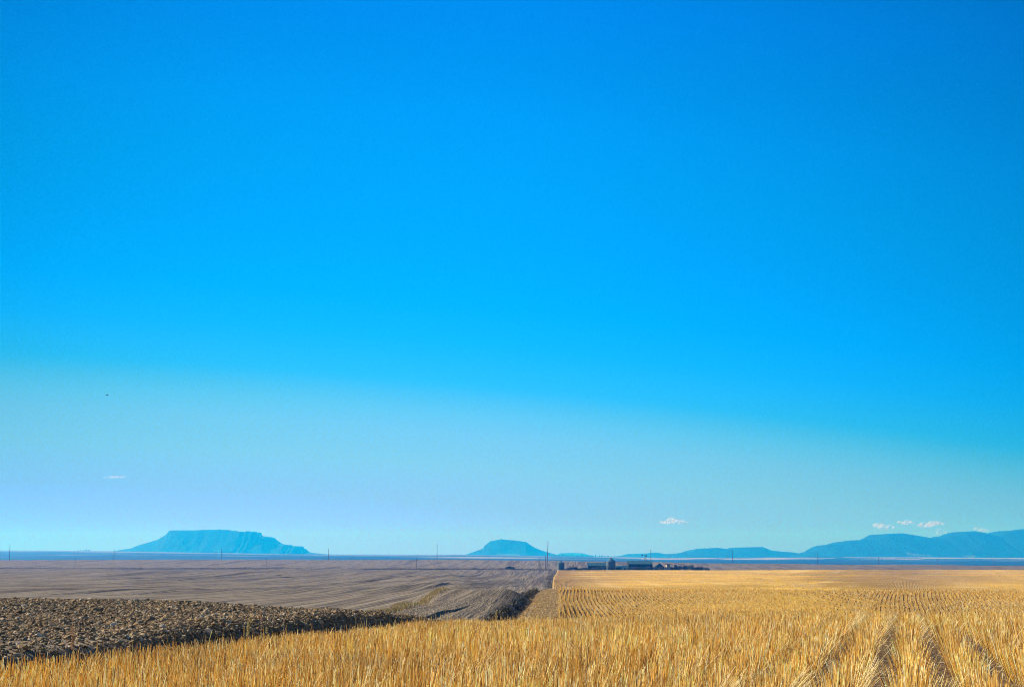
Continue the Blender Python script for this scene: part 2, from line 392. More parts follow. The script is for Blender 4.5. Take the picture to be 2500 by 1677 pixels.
tag(grid('ploughed_field', ys, -ext - 10, B(ys), 900, M_till, lambda t: 1 - (1 - t)**1.5), kind='structure')
ys2 = np.linspace(YE, 2400, 200)
e2 = .72 * ys2 + 55
tag(grid('fallow_field', ys2, -e2, e2, 320, M_till), kind='structure')

# ------------------------------------------------------------------ far plain
def mat_far():
    t = NT('far_plain', 0.95, 0.1)
    t.base(t.attr()); return t.m
M_far = mat_far()
FP = {  # per pixel column: (Y, py)
 -900: [(2400,1376),(4500,1366),(7000,1354),(9000,1345),(10500,1343),(12500,1347),(21000,1350)],
 0:    [(2400,1376),(4500,1366),(7000,1354),(9000,1345),(10500,1344),(12500,1348),(21000,1351)],
 300:  [(2400,1376),(4500,1366),(7200,1350.5),(9500,1346.5),(10500,1346),(12500,1350),(21000,1352)],
 560:  [(2400,1376),(4500,1366),(7200,1354.5),(9300,1350),(10500,1349),(12500,1352),(21000,1353)],
 800:  [(2400,1376),(4500,1366),(7200,1357),(9500,1353),(10500,1352.5),(12500,1355),(21000,1355)],
 1100: [(2400,1376),(4500,1366),(7200,1359),(9500,1354),(10500,1354),(12500,1356),(21000,1356)],
 1350: [(2400,1378),(4500,1368),(7200,1362),(9500,1358),(10500,1357.5),(12500,1357.5),(21000,1357)],
 1600: [(2400,1385),(4500,1373),(7000,1366),(9000,1361.5),(10500,1360.5),(12500,1361),(21000,1358)],
 2000: [(2400,1390),(4500,1378),(7000,1365.5),(7600,1366.5),(10200,1359.5),(12500,1361),(21000,1358)],
 2500: [(2400,1392),(4500,1380),(7000,1368),(7600,1369),(10200,1361),(12500,1362),(21000,1358)],
}
FP[3400] = FP[2500]
fpx = sorted(FP); fu = np.array([u_of(p) for p in fpx])
def ZF(x, Y):
    x = np.asarray(x, float); Y = np.asarray(Y, float); x, Y = np.broadcast_arrays(x, Y)
    u = x / Y
    tabs = np.array([pchip([a for a, b in FP[p]], [zpy(b, a) for a, b in FP[p]], Y.ravel()).reshape(Y.shape) for p in fpx])
    k = np.clip(np.searchsorted(fu, u) - 1, 0, len(fu) - 2); t = np.clip((u - fu[k]) / (fu[k+1] - fu[k]), 0, 1)
    ii = np.indices(Y.shape)
    z = tabs[(k, *ii)] * (1 - t) + tabs[(k + 1, *ii)] * t
    z = z + (vnoise(x, Y, 1/900, 4) - .5) * 5 * np.clip((Y - 3500) / 2000, 0, 1) + (vnoise(x, Y, 1/350, 6) - .5) * 3 * np.clip((Y - 3500) / 2000, 0, 1)
    return z
yf = np.concatenate([np.linspace(2380, 6000, 60), np.linspace(6050, 11500, 210), np.linspace(11700, 21000, 40)])
nU = 700; U = np.linspace(-.75, .75, nU)
Yg = np.repeat(yf[:, None], nU, 1); Xg = U[None, :] * Yg
Zg = ZF(Xg, Yg)
Zg[0] = np.minimum(Zg[0], Z(Xg[0], Yg[0]) - 0.5)
a = Xg + 3000*(vnoise(Xg, Yg, 1/4000, 9) - .5)
n1 = vnoise(a, Yg, 1/1500, 1); n2 = vnoise(Xg, Yg*2.2, 1/600, 2); n3 = vnoise(Xg, Yg, 1/220, 7); n4 = vnoise(Xg, Yg*3, 1/260, 12)
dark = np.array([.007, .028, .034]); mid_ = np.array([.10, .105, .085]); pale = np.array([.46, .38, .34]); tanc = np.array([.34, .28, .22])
pos_pale = np.clip(np.interp(Xg/Yg, [u_of(0), u_of(200), u_of(900), u_of(1200), u_of(1400), u_of(1600)], [8700, 8500, 8300, 9200, 9000, 7650]) + (n1 - .5)*700, 0, 1e9)
end_pale = np.interp(Xg/Yg, [u_of(0), u_of(900), u_of(1600), u_of(2500)], [9700, 9600, 9800, 10000]) + (n2 - .5)*900
pale = pale*np.interp(Xg/Yg, [u_of(100), u_of(1300), u_of(1700)], [.32, .45, .8])[..., None]
mk = ((Yg > pos_pale) & (Yg < end_pale) & (n3*0.5 + n1 > .42))
lpatch = (n2 * .6 + n4 * .5 > .78) & (Yg < pos_pale)
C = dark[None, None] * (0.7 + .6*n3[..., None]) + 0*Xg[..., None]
C = np.where(lpatch[..., None], mid_, C)
C = np.where(((n1 > .62) & (n2 > .6) & (Yg < pos_pale) & (Yg > 6200))[..., None], tanc, C)
C = np.where((mk & (n4 > .12))[..., None], pale * (.85 + .25*n2[..., None]), C)
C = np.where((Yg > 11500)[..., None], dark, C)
V = np.stack([Xg, Yg, Zg], -1).reshape(-1, 3)
i = np.arange((len(yf) - 1) * (nU - 1)); r, c = i // (nU - 1), i % (nU - 1); a = r * nU + c
tag(np_mesh('far_plain', V, np.stack([a, a + 1, a + nU + 1, a + nU], -1), M_far, C.reshape(-1, 3), True), kind='structure')

# ------------------------------------------------------------------ buttes and mountains
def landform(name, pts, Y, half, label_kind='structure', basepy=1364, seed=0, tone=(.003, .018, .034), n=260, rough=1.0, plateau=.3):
    xs = [at(p, q, Y).x for p, q in pts]; zs = [at(p, q, Y).z for p, q in pts]
    zb = at(1250, basepy, Y).z - 25
    X = np.linspace(xs[0], xs[-1], n); H = np.interp(X, xs, zs)
    nv = 60; Vv = np.linspace(-1, 1, nv)
    gx = np.repeat(X[None, :], nv, 0); gv = np.repeat(Vv[:, None], n, 1); gy = Y + gv * half
    gul = (vnoise(gx, gy, 1/170, seed + 1) - .5) * .12 + (vnoise(gx, gy, 1/60, seed + 2) - .5) * .06
    av = np.abs(gv) * (1 + gul * rough)
    cs = 1 - np.clip((av - plateau) / (1 - plateau), 0, 1)
    cs = cs**1.35
    cs = np.where(np.abs(gv) < .04, 1.0, cs)
    gz = zb + (H[None, :] - zb) * cs
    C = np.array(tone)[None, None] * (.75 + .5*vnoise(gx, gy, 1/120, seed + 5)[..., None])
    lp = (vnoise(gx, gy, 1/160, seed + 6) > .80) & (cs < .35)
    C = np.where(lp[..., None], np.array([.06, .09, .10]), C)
    V = np.stack([gx, gy, gz], -1).reshape(-1, 3)
    i = np.arange((nv - 1) * (n - 1)); r, c = i // (n - 1), i % (n - 1); a = r * n + c
    return tag(np_mesh(name, V, np.stack([a, a + 1, a + n + 1, a + n], -1), M_far, C.reshape(-1, 3), True), kind='structure')
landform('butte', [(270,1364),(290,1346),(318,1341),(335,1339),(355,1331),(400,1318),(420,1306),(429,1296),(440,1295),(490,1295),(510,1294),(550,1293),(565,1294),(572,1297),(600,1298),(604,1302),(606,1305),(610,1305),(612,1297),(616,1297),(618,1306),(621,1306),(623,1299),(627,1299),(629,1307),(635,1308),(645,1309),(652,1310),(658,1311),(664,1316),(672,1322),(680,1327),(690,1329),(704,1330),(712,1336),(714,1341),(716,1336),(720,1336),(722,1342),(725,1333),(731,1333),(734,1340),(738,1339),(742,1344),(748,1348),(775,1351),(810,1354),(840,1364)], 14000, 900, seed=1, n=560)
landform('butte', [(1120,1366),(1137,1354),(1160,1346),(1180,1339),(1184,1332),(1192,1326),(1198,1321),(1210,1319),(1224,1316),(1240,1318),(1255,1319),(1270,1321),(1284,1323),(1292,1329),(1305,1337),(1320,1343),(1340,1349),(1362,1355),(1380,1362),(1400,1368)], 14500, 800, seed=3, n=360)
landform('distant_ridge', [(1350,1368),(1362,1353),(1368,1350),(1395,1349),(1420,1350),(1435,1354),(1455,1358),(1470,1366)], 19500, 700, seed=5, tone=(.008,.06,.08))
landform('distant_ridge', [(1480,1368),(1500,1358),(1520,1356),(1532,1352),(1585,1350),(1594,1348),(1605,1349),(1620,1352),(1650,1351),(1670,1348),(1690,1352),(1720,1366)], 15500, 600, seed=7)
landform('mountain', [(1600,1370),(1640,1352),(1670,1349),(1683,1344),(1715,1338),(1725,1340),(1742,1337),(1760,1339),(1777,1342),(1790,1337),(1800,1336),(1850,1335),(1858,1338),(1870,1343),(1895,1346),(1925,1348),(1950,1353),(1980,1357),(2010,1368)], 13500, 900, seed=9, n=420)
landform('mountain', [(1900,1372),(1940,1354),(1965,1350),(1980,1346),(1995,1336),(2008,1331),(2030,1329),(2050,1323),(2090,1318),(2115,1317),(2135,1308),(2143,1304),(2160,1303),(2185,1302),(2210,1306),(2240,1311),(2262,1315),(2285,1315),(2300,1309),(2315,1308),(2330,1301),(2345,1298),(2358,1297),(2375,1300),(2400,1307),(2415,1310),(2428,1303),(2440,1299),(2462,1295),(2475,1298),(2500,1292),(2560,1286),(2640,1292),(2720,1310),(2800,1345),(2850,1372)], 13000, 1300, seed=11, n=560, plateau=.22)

# ------------------------------------------------------------------ stubble
def prisms(base, tip, r0, r1, bend=None, nside=3):
    """three-sided stalks: base, tip (N,3); returns verts, quads"""
    N = len(base); d = tip - base; d /= np.linalg.norm(d, axis=1, keepdims=True) + 1e-9
    ref = np.where(np.abs(d[:, 2:3]) > .9, np.array([[1., 0, 0]]), np.array([[0, 0, 1.]]))
    a = np.cross(d, ref); a /= np.linalg.norm(a, axis=1, keepdims=True); b = np.cross(d, a)
    ph = rng.uniform(0, 2*math.pi, N)
    V = np.empty((N, 2*nside, 3))
    for k in range(nside):
        t = ph + 2*math.pi*k/nside; o = a*np.cos(t)[:, None] + b*np.sin(t)[:, None]
        V[:, k] = base + o*r0[:, None]; V[:, nside + k] = tip + o*r1[:, None]
    idx = np.arange(N)[:, None]*2*nside
    Fc = np.concatenate([np.concatenate([idx + k, idx + (k+1) % nside, idx + nside + (k+1) % nside, idx + nside + k], 1) for k in range(nside)])
    return V.reshape(-1, 3), Fc
PAL = np.array([[.79,.51,.105],[.85,.59,.145],[.68,.42,.075],[.91,.74,.33],[.50,.28,.055],[.95,.84,.55],[.20,.11,.035]])
PW = np.array([.22,.20,.15,.15,.10,.09,.09])
def straw_cols(N, rep, patch=None):
    c = PAL[rng.choice(len(PAL), N, p=PW)] * rng.uniform(.85, 1.15, (N, 1))
    if patch is not None: c = c * (1 - .0*patch[:, None])
    return np.repeat(np.clip(c, 0, .95), rep, 0)

def row_points(yaw, y0, y1, xr, per_m, jit, row=ROW):
    """points strewn along drill rows inside Y in (y0,y1), x in (B(Y), xr(Y))"""
    ca, sa = math.cos(yaw), math.sin(yaw)
    # bounds of the across coordinate
    cs = [x*ca - y*sa for y in (y0, y1) for x in (float(B(y)) , xr(y))]
    k0, k1 = int(min(cs)/row) - 1, int(max(cs)/row) + 1
    ln = (y1 - y0)/ca + abs(k1 - k0)*row*abs(math.tan(yaw)) + 4
    ks = np.arange(k0, k1 + 1)
    n = int(len(ks) * ln * per_m)
    k = rng.choice(ks, n); off = rng.normal(0, jit, n)
    across = k*row + off
    along = rng.uniform(y0/ca - abs(k1)*row*abs(math.tan(yaw)) - 2, y1/ca + abs(k1)*row*abs(math.tan(yaw)) + 2, n)
    n2 = int(n * ((along.max() - along.min())/ln)) if n else 0
    x = across*ca + along*sa; y = -across*sa + along*ca
    ok = (y > y0) & (y < y1) & (x > B(y) + .1) & (x < xr(y))
    return x[ok], y[ok], off[ok], k[ok], (ca, sa)

# near field, stalk by stalk
x, y, off, k, (ca, sa) = row_points(YAW_NEAR, 5.5, 47, lambda Y: .46*Y + 2.5, 215, .036)
dens = vnoise(x, y, 1.6, 21)*.6 + vnoise(x, y, 5.0, 22)*.4
keep = rng.uniform(0, 1, len(x)) < np.clip(.35 + dens*1.1, .2, 1) * np.interp(y, [5, 30, 47], [1, .9, .7])
x, y, off, k, dens = x[keep], y[keep], off[keep], k[keep], dens[keep]
N = len(x)
h = .245 + .05*vnoise(x, y, .8, 23) + rng.normal(0, .025, N) + (rng.uniform(0, 1, N) < .02)*rng.uniform(.04, .14, N)
h *= np.where(rng.uniform(0, 1, N) < .12, rng.uniform(.4, .9, N), 1)
lean_a = off/.034*.12 + rng.normal(0, .05, N) + (vnoise(x, y, 2.2, 81) - .5)*.38               # out from the row
lean_l = rng.normal(.02, .07, N) + (vnoise(x, y, 2.0, 82) - .5)*.35
flop = (rng.uniform(0, 1, N) < .02 + .20*(vnoise(x, y, 1.1, 31) > .74))
lean_a = np.where(flop, np.where(vnoise(x, y, .6, 83) > .42, 1, -1)*rng.uniform(.45, 1.15, N), lean_a)
z = Z(x, y) - .01
base = np.stack([x, y, z], 1)
tipd = np.stack([lean_a*ca + lean_l*sa, -lean_a*sa + lean_l*ca, np.ones(N)], 1)
tipd /= np.linalg.norm(tipd, axis=1, keepdims=True)
tip = base + tipd*(h*np.where(flop, 1.2, 1))[:, None]
r = rng.uniform(.0014, .0027, N) * np.interp(y, [10, 40], [1, 1.5])
V, Fc = prisms(base, tip, r, r*.7)
cc = PAL[rng.choice(len(PAL), N, p=PW)] * rng.uniform(.85, 1.15, (N, 1))
cc = np.where(flop[:, None], np.array([.84, .70, .36]) * rng.uniform(.8, 1.05, (N, 1)), cc)
g = vnoise(x, y, .35, 41)*.4 + vnoise(x, y, 3.5, 42)*.6; cc = cc*(.76 + .56*g[:, None]) + .012 * np.array([1, 1, 1])
tag(np_mesh('wheat_stubble', V, Fc, M_stub, np.repeat(np.clip(cc, 0, .95), 6, 0)), kind='stuff')
print('stalks', N)

# chaff and fallen straw between the rows
N = 48000
y = np.sqrt(rng.uniform(5.5**2, 47**2, N)); x = rng.uniform(0, 1, N)*(.5*y + 2.5 - B(y)) + B(y) - .15
L = rng.uniform(.05, .24, N); az = rng.uniform(0, 2*math.pi, N); el = np.abs(rng.normal(0, .22, N))
b0 = np.stack([x, y, Z(x, y) + rng.uniform(.004, .05, N)], 1)
d = np.stack([np.cos(az)*np.cos(el), np.sin(az)*np.cos(el), np.sin(el)], 1)
V, Fc = prisms(b0, b0 + d*L[:, None], rng.uniform(.002, .0035, N), rng.uniform(.0015, .003, N))
cc = np.array([[.62,.52,.36]]) * rng.uniform(.45, 1.35, (N, 1)) + rng.normal(0, .02, (N, 3))
tag(np_mesh('fallen_straw', V, Fc, M_stub, np.repeat(np.clip(cc, .02, .92), 6, 0)), kind='stuff')

# beyond the brow: the drill rows as low ragged ridges of standing straw
def ridge_rows(yaw, y0, y1, side):
    Yq = [y0]
    while Yq[-1] < y1: Yq.append(Yq[-1] + max(.7, Yq[-1]*.0055))
    Yq = np.array(Yq); dx = ROW/math.cos(yaw); ty = math.tan(yaw)
    edge = lambda Y: .165*Y + 10 + 0*Y
    lo = np.where(Yq < 230, np.maximum(B(Yq) + .6, u_of(1363)*Yq), B(Yq) + .45) if side == 0 else edge(Yq)
    hi = edge(Yq) if side == 0 else .42*Yq + 4
    k0 = int(np.floor((lo - Yq*ty).min()/dx)); k1 = int(np.ceil((hi - Yq*ty).max()/dx))
    K = np.arange(k0, k1 + 1)
    X = K[None]*dx + (Yq*ty)[:, None]; Yg = np.repeat(Yq[:, None], len(K), 1)
    X = X + (vnoise(K[None]*.13 + 0*X, Yg, 1/40, 71) - .5)*.5 + rng.normal(0, .018, X.shape)
    fz = rng.uniform(-1, 1, (1, len(K)))*(.03*Yq[:, None])*(1 if side == 0 else 1)
    inside = (X > lo[:, None] + (fz if side else 0)) & (X < hi[:, None] + (0 if side else fz))
    cell = inside[:-1] & inside[1:]
    thin = vnoise(X, Yg, 1/16, 72)*.6 + vnoise(X, Yg, 1/5, 73)*.4
    cell &= rng.uniform(0, 1, cell.shape) < np.clip(.72 + 1.1*thin[:-1], 0, .99)
    Zg = Z(X, Yg) - .01
    hgt = (.08 + .12*thin) * (.72 if side else 1.0) * rng.uniform(.75, 1.25, X.shape)
    w = (.09 + .05*thin)*rng.uniform(.8, 1.2, X.shape)
    lx = rng.normal(0, .03, X.shape)                       # each stretch of the row leans a little
    V = np.stack([np.stack([X, Yg, Zg], -1), np.stack([X + lx, Yg, Zg + hgt], -1)], 2)
    nY, nK = X.shape; idx = np.arange(nY*nK*2).reshape(nY, nK, 2)
    ii = np.argwhere(cell); a0, a1 = idx[ii[:, 0], ii[:, 1]], idx[ii[:, 0] + 1, ii[:, 1]]
    Fc = np.stack([a0[:, 0], a0[:, 1], a1[:, 1], a1[:, 0]], 1)
    tone = vnoise(X, Yg, 1/30, 74)[..., None]*.3 + vnoise(X, Yg, 1/7, 75)[..., None]*.2 + .60
    C = np.array([.62, .40, .075])*tone*rng.uniform(.8, 1.2, X.shape)[..., None]
    sw = np.clip((vnoise((K[None]*dx + 0*X), Yg*.02, 1/4.5, 76) - .62)*4, 0, 1)[..., None]       # paler swaths of chaff
    C = C*(1 - sw*.5) + np.array([.66, .50, .22])*sw*.5
    used = np.unique(Fc); mp = np.full(nY*nK*2, -1); mp[used] = np.arange(len(used))
    C4 = np.repeat(C.reshape(-1, 3), 2, 0)
    return V.reshape(-1, 3)[used], mp[Fc], C4[used]
for yaw, side, nm in ((YAW_MID, 0, 'stubble_rows'), (YAW_RIGHT, 1, 'stubble_rows')):
    V, Fc, C4 = ridge_rows(yaw, 106, 1055, side); print(nm, len(Fc))
    tag(np_mesh(nm, V, Fc, M_row, np.clip(C4, 0, .95)), kind='stuff')
# the ploughed land's drill furrows, as low soil ridges of uneven height
def soil_ridges(y0, y1, sp):
    Yq = [y0]
    while Yq[-1] < y1: Yq.append(Yq[-1] + max(1.0, Yq[-1]*.008))
    Yq = np.array(Yq); ty = math.tan(R(2.0))
    lo = -.40*Yq - 10; hi = B(Yq) - 1.2 - .012*Yq
    K = np.arange(int((lo - Yq*ty).min()/sp), int((hi - Yq*ty).max()/sp) + 1)
    kj = rng.normal(0, .25, len(K)); kh = rng.uniform(0, 1, len(K))**2.2
    X = (K*sp + kj)[None] + (Yq*ty)[:, None]; Yg = np.repeat(Yq[:, None], len(K), 1)
    X = X + (vnoise(X, Yg, 1/150, 91) - .5)*3
    inside = (X > lo[:, None]) & (X < hi[:, None]); 
    n_ = vnoise(X, Yg, 1/60, 92); m_ = vnoise(K[None] + 0*X, Yg/25, .9, 93)
    hgt = np.clip((.03 + .34*kh[None])*(.25 + 1.3*n_)*(.3 + 1.2*m_) - .03, 0, .3)*np.interp(Yg, [140, 260, 500, 1040], [.35, .55, .5, .42])*np.interp(X/Yg, [-.36, -.15, 0], [.45, .8, 1.0])
    cell = inside[:-1] & inside[1:] & ((hgt[:-1] > .02) | (hgt[1:] > .02))
    w = .16 + hgt*1.1; Zg = Z(X, Yg) - .015
    prof = [(-1, 0), (-.15, 1), (1, 0)]
    V = np.stack([np.stack([X + a_*w, Yg, Zg + b_*hgt], -1) for a_, b_ in prof], 2)
    nY, nK = X.shape; idx = np.arange(nY*nK*3).reshape(nY, nK, 3)
    ii = np.argwhere(cell); a0, a1 = idx[ii[:, 0], ii[:, 1]], idx[ii[:, 0] + 1, ii[:, 1]]
    Fc = np.concatenate([np.stack([a0[:, j], a0[:, j+1], a1[:, j+1], a1[:, j]], 1) for j in range(2)])
    C = np.array([.21, .165, .12])*rng.uniform(.75, 1.2, X.shape)[..., None]
    used = np.unique(Fc); mp = np.full(nY*nK*3, -1); mp[used] = np.arange(len(used))
    tag(np_mesh('soil_furrows', V.reshape(-1, 3)[used], mp[Fc], M_clod, np.repeat(C.reshape(-1, 3), 3, 0)[used]), kind='stuff')
soil_ridges(185, 1035, 1.25)
# single straws roughening the nearer rows
x, y, off, k, (ca, sa) = row_points(YAW_MID, 108, 216, lambda Y: .42*Y + 3, 5, .05)
keep = (x > u_of(1362)*y) & (rng.uniform(0, 1, len(x)) < .35 + .8*vnoise(x, y, .3, 14))
x, y = x[keep], y[keep]; N = len(x)
base = np.stack([x, y, Z(x, y) - .01], 1)
tipd = np.stack([rng.normal(0, .3, N), rng.normal(0, .25, N), np.ones(N)], 1)
tip = base + tipd*rng.uniform(.14, .26, (N, 1))
V, Fc = prisms(base, tip, rng.uniform(.010, .018, N), rng.uniform(.007, .014, N))
cc = np.clip(PAL[rng.choice(len(PAL), N, p=PW)]*rng.uniform(.85, 1.15, (N, 1)), 0, .9)
tag(np_mesh('stubble_beyond_brow', V, Fc, M_stub, np.repeat(cc, 6, 0)), kind='stuff')
print('tufts', N)

# ------------------------------------------------------------------ clods
t_ = (1 + 5**.5)/2
ICO = np.array([(-1,t_,0),(1,t_,0),(-1,-t_,0),(1,-t_,0),(0,-1,t_),(0,1,t_),(0,-1,-t_),(0,1,-t_),(t_,0,-1),(t_,0,1),(-t_,0,-1),(-t_,0,1)])/ (1 + t_**2)**.5
ICOF = np.array([(0,11,5),(0,5,1),(0,1,7),(0,7,10),(0,10,11),(1,5,9),(5,11,4),(11,10,2),(10,7,6),(7,1,8),(3,9,4),(3,4,2),(3,2,6),(3,6,8),(3,8,9),(4,9,5),(2,4,11),(6,2,10),(8,6,7),(9,8,1)])
def clods(name, x, y, size, pal, pw, kind='stuff'):
    N = len(x)
    V = ICO[None]*(1 + rng.uniform(-.32, .32, (N, 12, 1)))
    V = V*np.stack([rng.uniform(.7, 1.35, N), rng.uniform(.7, 1.3, N), rng.uniform(.5, .95, N)], 1)[:, None]
    an = rng.uniform(0, 2*math.pi, N); c, s = np.cos(an), np.sin(an)
    V = np.stack([V[..., 0]*c[:, None] - V[..., 1]*s[:, None], V[..., 0]*s[:, None] + V[..., 1]*c[:, None], V[..., 2]], -1)
    V = V*(size/2)[:, None, None]
    V += np.stack([x, y, Z(x, y) + size*.12], 1)[:, None]
    Fc = (np.arange(N)[:, None, None]*12 + ICOF[None]).reshape(-1, 3)
    cc = np.array(pal)[rng.choice(len(pal), N, p=pw)]*rng.uniform(.75, 1.25, (N, 1))
    return tag(np_mesh(name, V.reshape(-1, 3), Fc, M_clod, np.repeat(np.clip(cc, 0, .9), 12, 0), corner=3), kind=kind)
CP = [(.245,.165,.088),(.325,.23,.132),(.14,.092,.052),(.48,.36,.22),(.37,.225,.105),(.62,.50,.36)]
CW = [.31,.26,.22,.12,.07,.02]
N = 230000
y = np.sqrt(rng.uniform(10.0**2, 41**2, N)); x = -.44*y - 2 + rng.uniform(0, 1, N)*(B(y) + .44*y + 2)
d = B(y) - x
pk = rng.uniform(0, 1, N) < np.clip(.1 + .5*(d < 1.3) + 1.5*vnoise(x, y, .35, 51), .2, 1)*np.where((y < 17.5) & (d > .9) & (d < 3.2), .3, 1)
x, y, d = x[pk], y[pk], d[pk]; N = len(x)
size = np.clip(rng.lognormal(math.log(.033), .42, N), .012, .12)
clods('soil_clods', x, y, size, CP, CW)
print('clods', N)
N = 60000
SWP = [(1092,1439,150),(1060,1447,134),(1030,1458,118),(1000,1473,100),(975,1484,88),(950,1492,80),(910,1500,72)]
y = rng.uniform(50, 152, N); x = rng.uniform(u_of(880), u_of(1310), N)*y
swx = np.interp(y, [a_[2] for a_ in SWP[::-1]], [u_of(a_[0])*a_[2] for a_ in SWP[::-1]])
pk = (x < B(y) - .2) & (x > swx + .3) & (rng.uniform(0, 1, N) < .25 + vnoise(x, y, .2, 55)); x, y = x[pk], y[pk]
clods('clods_on_knoll', x, y, np.clip(rng.lognormal(math.log(.030), .45, len(x)), .016, .13), [(.40,.29,.19),(.48,.37,.25),(.24,.17,.11),(.60,.50,.37),(.42,.30,.18),(.66,.58,.46)], CW)

# ------------------------------------------------------------------ foliage helpers
def leaf_cloud(name, n, radii, zc, size, pal, parent, m=M_shrub, loc=(0,0,0), lump=3, shell=.35, up=0.0):
    """many small faces spread through an uneven crown"""
    cen = rng.normal(0, 1, (lump, 3)); cen /= np.linalg.norm(cen, axis=1, keepdims=True)
    cen *= rng.uniform(.2, .62, (lump, 1)); lr = rng.uniform(.38, .62, lump)
    w = rng.choice(lump, n)
    p = rng.normal(0, 1, (n, 3)); p /= np.linalg.norm(p, axis=1, keepdims=True)
    p *= (rng.uniform(shell**3, 1, (n, 1)))**(1/3)
    p = cen[w] + p*lr[w][:, None]
    p = p*np.array(radii); p[:, 2] += zc; p[:, 2] = np.maximum(p[:, 2], .02)
    a = rng.normal(0, 1, (n, 3)); a[:, 2] += up; a /= np.linalg.norm(a, axis=1, keepdims=True)
    b = np.cross(a, rng.normal(0, 1, (n, 3))); b /= np.linalg.norm(b, axis=1, keepdims=True)
    s = size*rng.uniform(.5, 1.4, (n, 1))
    V = np.stack([p - a*s, p + b*s*.4, p + a*s, p - b*s*.4], 1).reshape(-1, 3)
    Fc = np.arange(4*n).reshape(-1, 4)
    cc = np.array(pal)[rng.choice(len(pal), n)]*rng.uniform(.6, 1.4, (n, 1))
    o = np_mesh(name, V, Fc, m, np.repeat(np.clip(cc, 0, .9), 4, 0), parent=parent); o.location = loc
    return o
def branches(mb, p, d, L, r, depth, spread=.55):
    q = p + d*L
    mb.tube(p, q, r, r*.6, 5, False)
    if depth == 0: return
    for _ in range(3 if depth > 1 else 4):
        nd = (d + Vector((random.uniform(-1, 1), random.uniform(-1, 1), random.uniform(-.3, .9)))*spread).normalized()
        branches(mb, p + d*L*random.uniform(.55, 1), nd, L*random.uniform(.55, .8), r*.58, depth - 1, spread)
def zg(x, Y): return float(Z(x, Y))
def ground(px, Y):
    x = u_of(px)*Y; return Vector((x, Y, zg(x, Y)))

# ------------------------------------------------------------------ utility poles
def pole(px, toppy, Y, label, arm=True, r=.16, lean=0.0, group='power poles along the far road'):
    g = ground(px, Y); zt = zpy(toppy, Y); H = zt - g.z
    root = empty('utility_pole', g, label, 'utility pole', group)
    MB().tube((0,0,-.3), (lean*H, 0, H), r, r*.7, 8).build('shaft', M_wood, root)
    if arm:
        az = H - .55
        MB().box(lean*az - .9, lean*az + .9, -r - .07, -r + .03, az - .06, az + .06).build('crossarm', M_wood, root)
        for s in (-.8, -.3, .8):
            MB().lathe([(.0, az+.06), (.05, az + .07), (.06, az + .14), (.03, az + .22), (0, az + .23)], 8, (lean*az + s, -r - .02)).build('insulator', M_glass_ins, root)
    return root
PN = ['pole near the left edge of the photo, left of the long butte', 'pole rising at the left foot of the long flat topped butte',
      'pole standing in front of the middle of the long flat topped butte', 'pole just right of the long flat topped butte',
      'tall pole alone on the skyline halfway between the two buttes', None,
      'pole at the right hand end of the long metal barn', 'pole in front of the low saddle backed mountain',
      'pole with wide crossarm before the foot of the big mountain', 'pole under the flat summit of the big mountain',
      'small far pole below the dip between two mountain summits', 'smallest and farthest pole near the right edge of the photo']
PX = [(23,1328,1560),(278,1340,1560),(540,1339,1560),(802,1338,1560),(1067,1328,1500),(None,)*3,(1589,1342,1180),(1788,1342,1500),(1995,1350,1540),(2144,1359,1570),(2287,1363,1590),(2426,1366,1610)]
for (px, tp, Y), nm in zip(PX, PN):
    if px: pole(px, tp, Y, 'thin dark wooden ' + nm, r=.26)
pole(1335, 1320, 1075, 'tallest wooden pole, leaning slightly right above the bare bush by the field corner', arm=False, r=.24, lean=.045)
pole(1331.5, 1357, 1085, 'short dark pole beside the tallest leaning pole', arm=False, r=.22)
FG = 'poles along the track across the ploughed land'
pole(184, 1361, 1065, 'dark pole on the field edge left of the butte, lower than the skyline poles', group=FG)
pole(650, 1360, 1070, 'dark pole on the field edge below the right shoulder of the long butte', group=FG)
pole(1017, 1363, 1075, 'dark pole on the field edge just left of the tall skyline pole', group=FG)
pole(1316.5, 1361, 1080, 'thin pole between the round green bush and the bare bush', group=FG)
pole(1442.5, 1365, 1130, 'thin pole behind the long low shed', arm=False, r=.12, group=FG)

# ------------------------------------------------------------------ farmstead
YB = 1065.0
S = YB / F                                   # metres per photo pixel at the farm
def grain_bin(px0, px1, toppy, label, eave=.74, Y=YB, ladder=True, legs=False):
    cx = (px0 + px1)/2; g = ground(cx, Y); rad = (px1 - px0)/2*Y/F; H = zpy(toppy, Y) - g.z
    root = empty('grain_bin', g, label, 'grain bin', 'round steel grain bins')
    prof = []; nr = 9; he = H*eave
    for j in range(nr*6 + 1):
        zz = he*j/(nr*6); prof.append((rad - .025 + .03*math.cos(2*math.pi*j/6), zz))
    MB().lathe(prof, 40).build('wall', M_steel, root)
    rf = MB().lathe([(rad + .12, he - .05), (rad + .12, he), (rad*.2, H*.965), (rad*.2, H), (0, H)], 40, smooth=False).build('roof', M_roofsteel, root)
    cp = MB().lathe([(rad*.22, H + .0), (rad*.24, H + .12), (0, H + .25)], 16).build('vent_cap', M_steel, rf)
    MB().box(-.45, .45, -rad - .06, -rad + .05, .15, 2.0).build('door', M_darkwall, root)
    if ladder:
        lb = MB(); a = R(-60)
        ex, ey = (rad + .1)*math.cos(a), (rad + .1)*math.sin(a)
        for s in (-.2, .2): lb.tube((ex + s, ey, .2), (ex + s, ey, he), .03, n=5)
        for j in range(int(he/.35)): lb.tube((ex - .2, ey, .4 + j*.35), (ex + .2, ey, .4 + j*.35), .02, n=4)
        lb.build('ladder', M_steel, root)
    MB().lathe([(rad + .15, -.3), (rad + .15, .1), (0, .1)], 32).build('foundation', M_steel, root)
    return root
grain_bin(1360.5, 1378, 1369.5, 'smaller round steel grain bin standing alone left of the bare tree', .78)
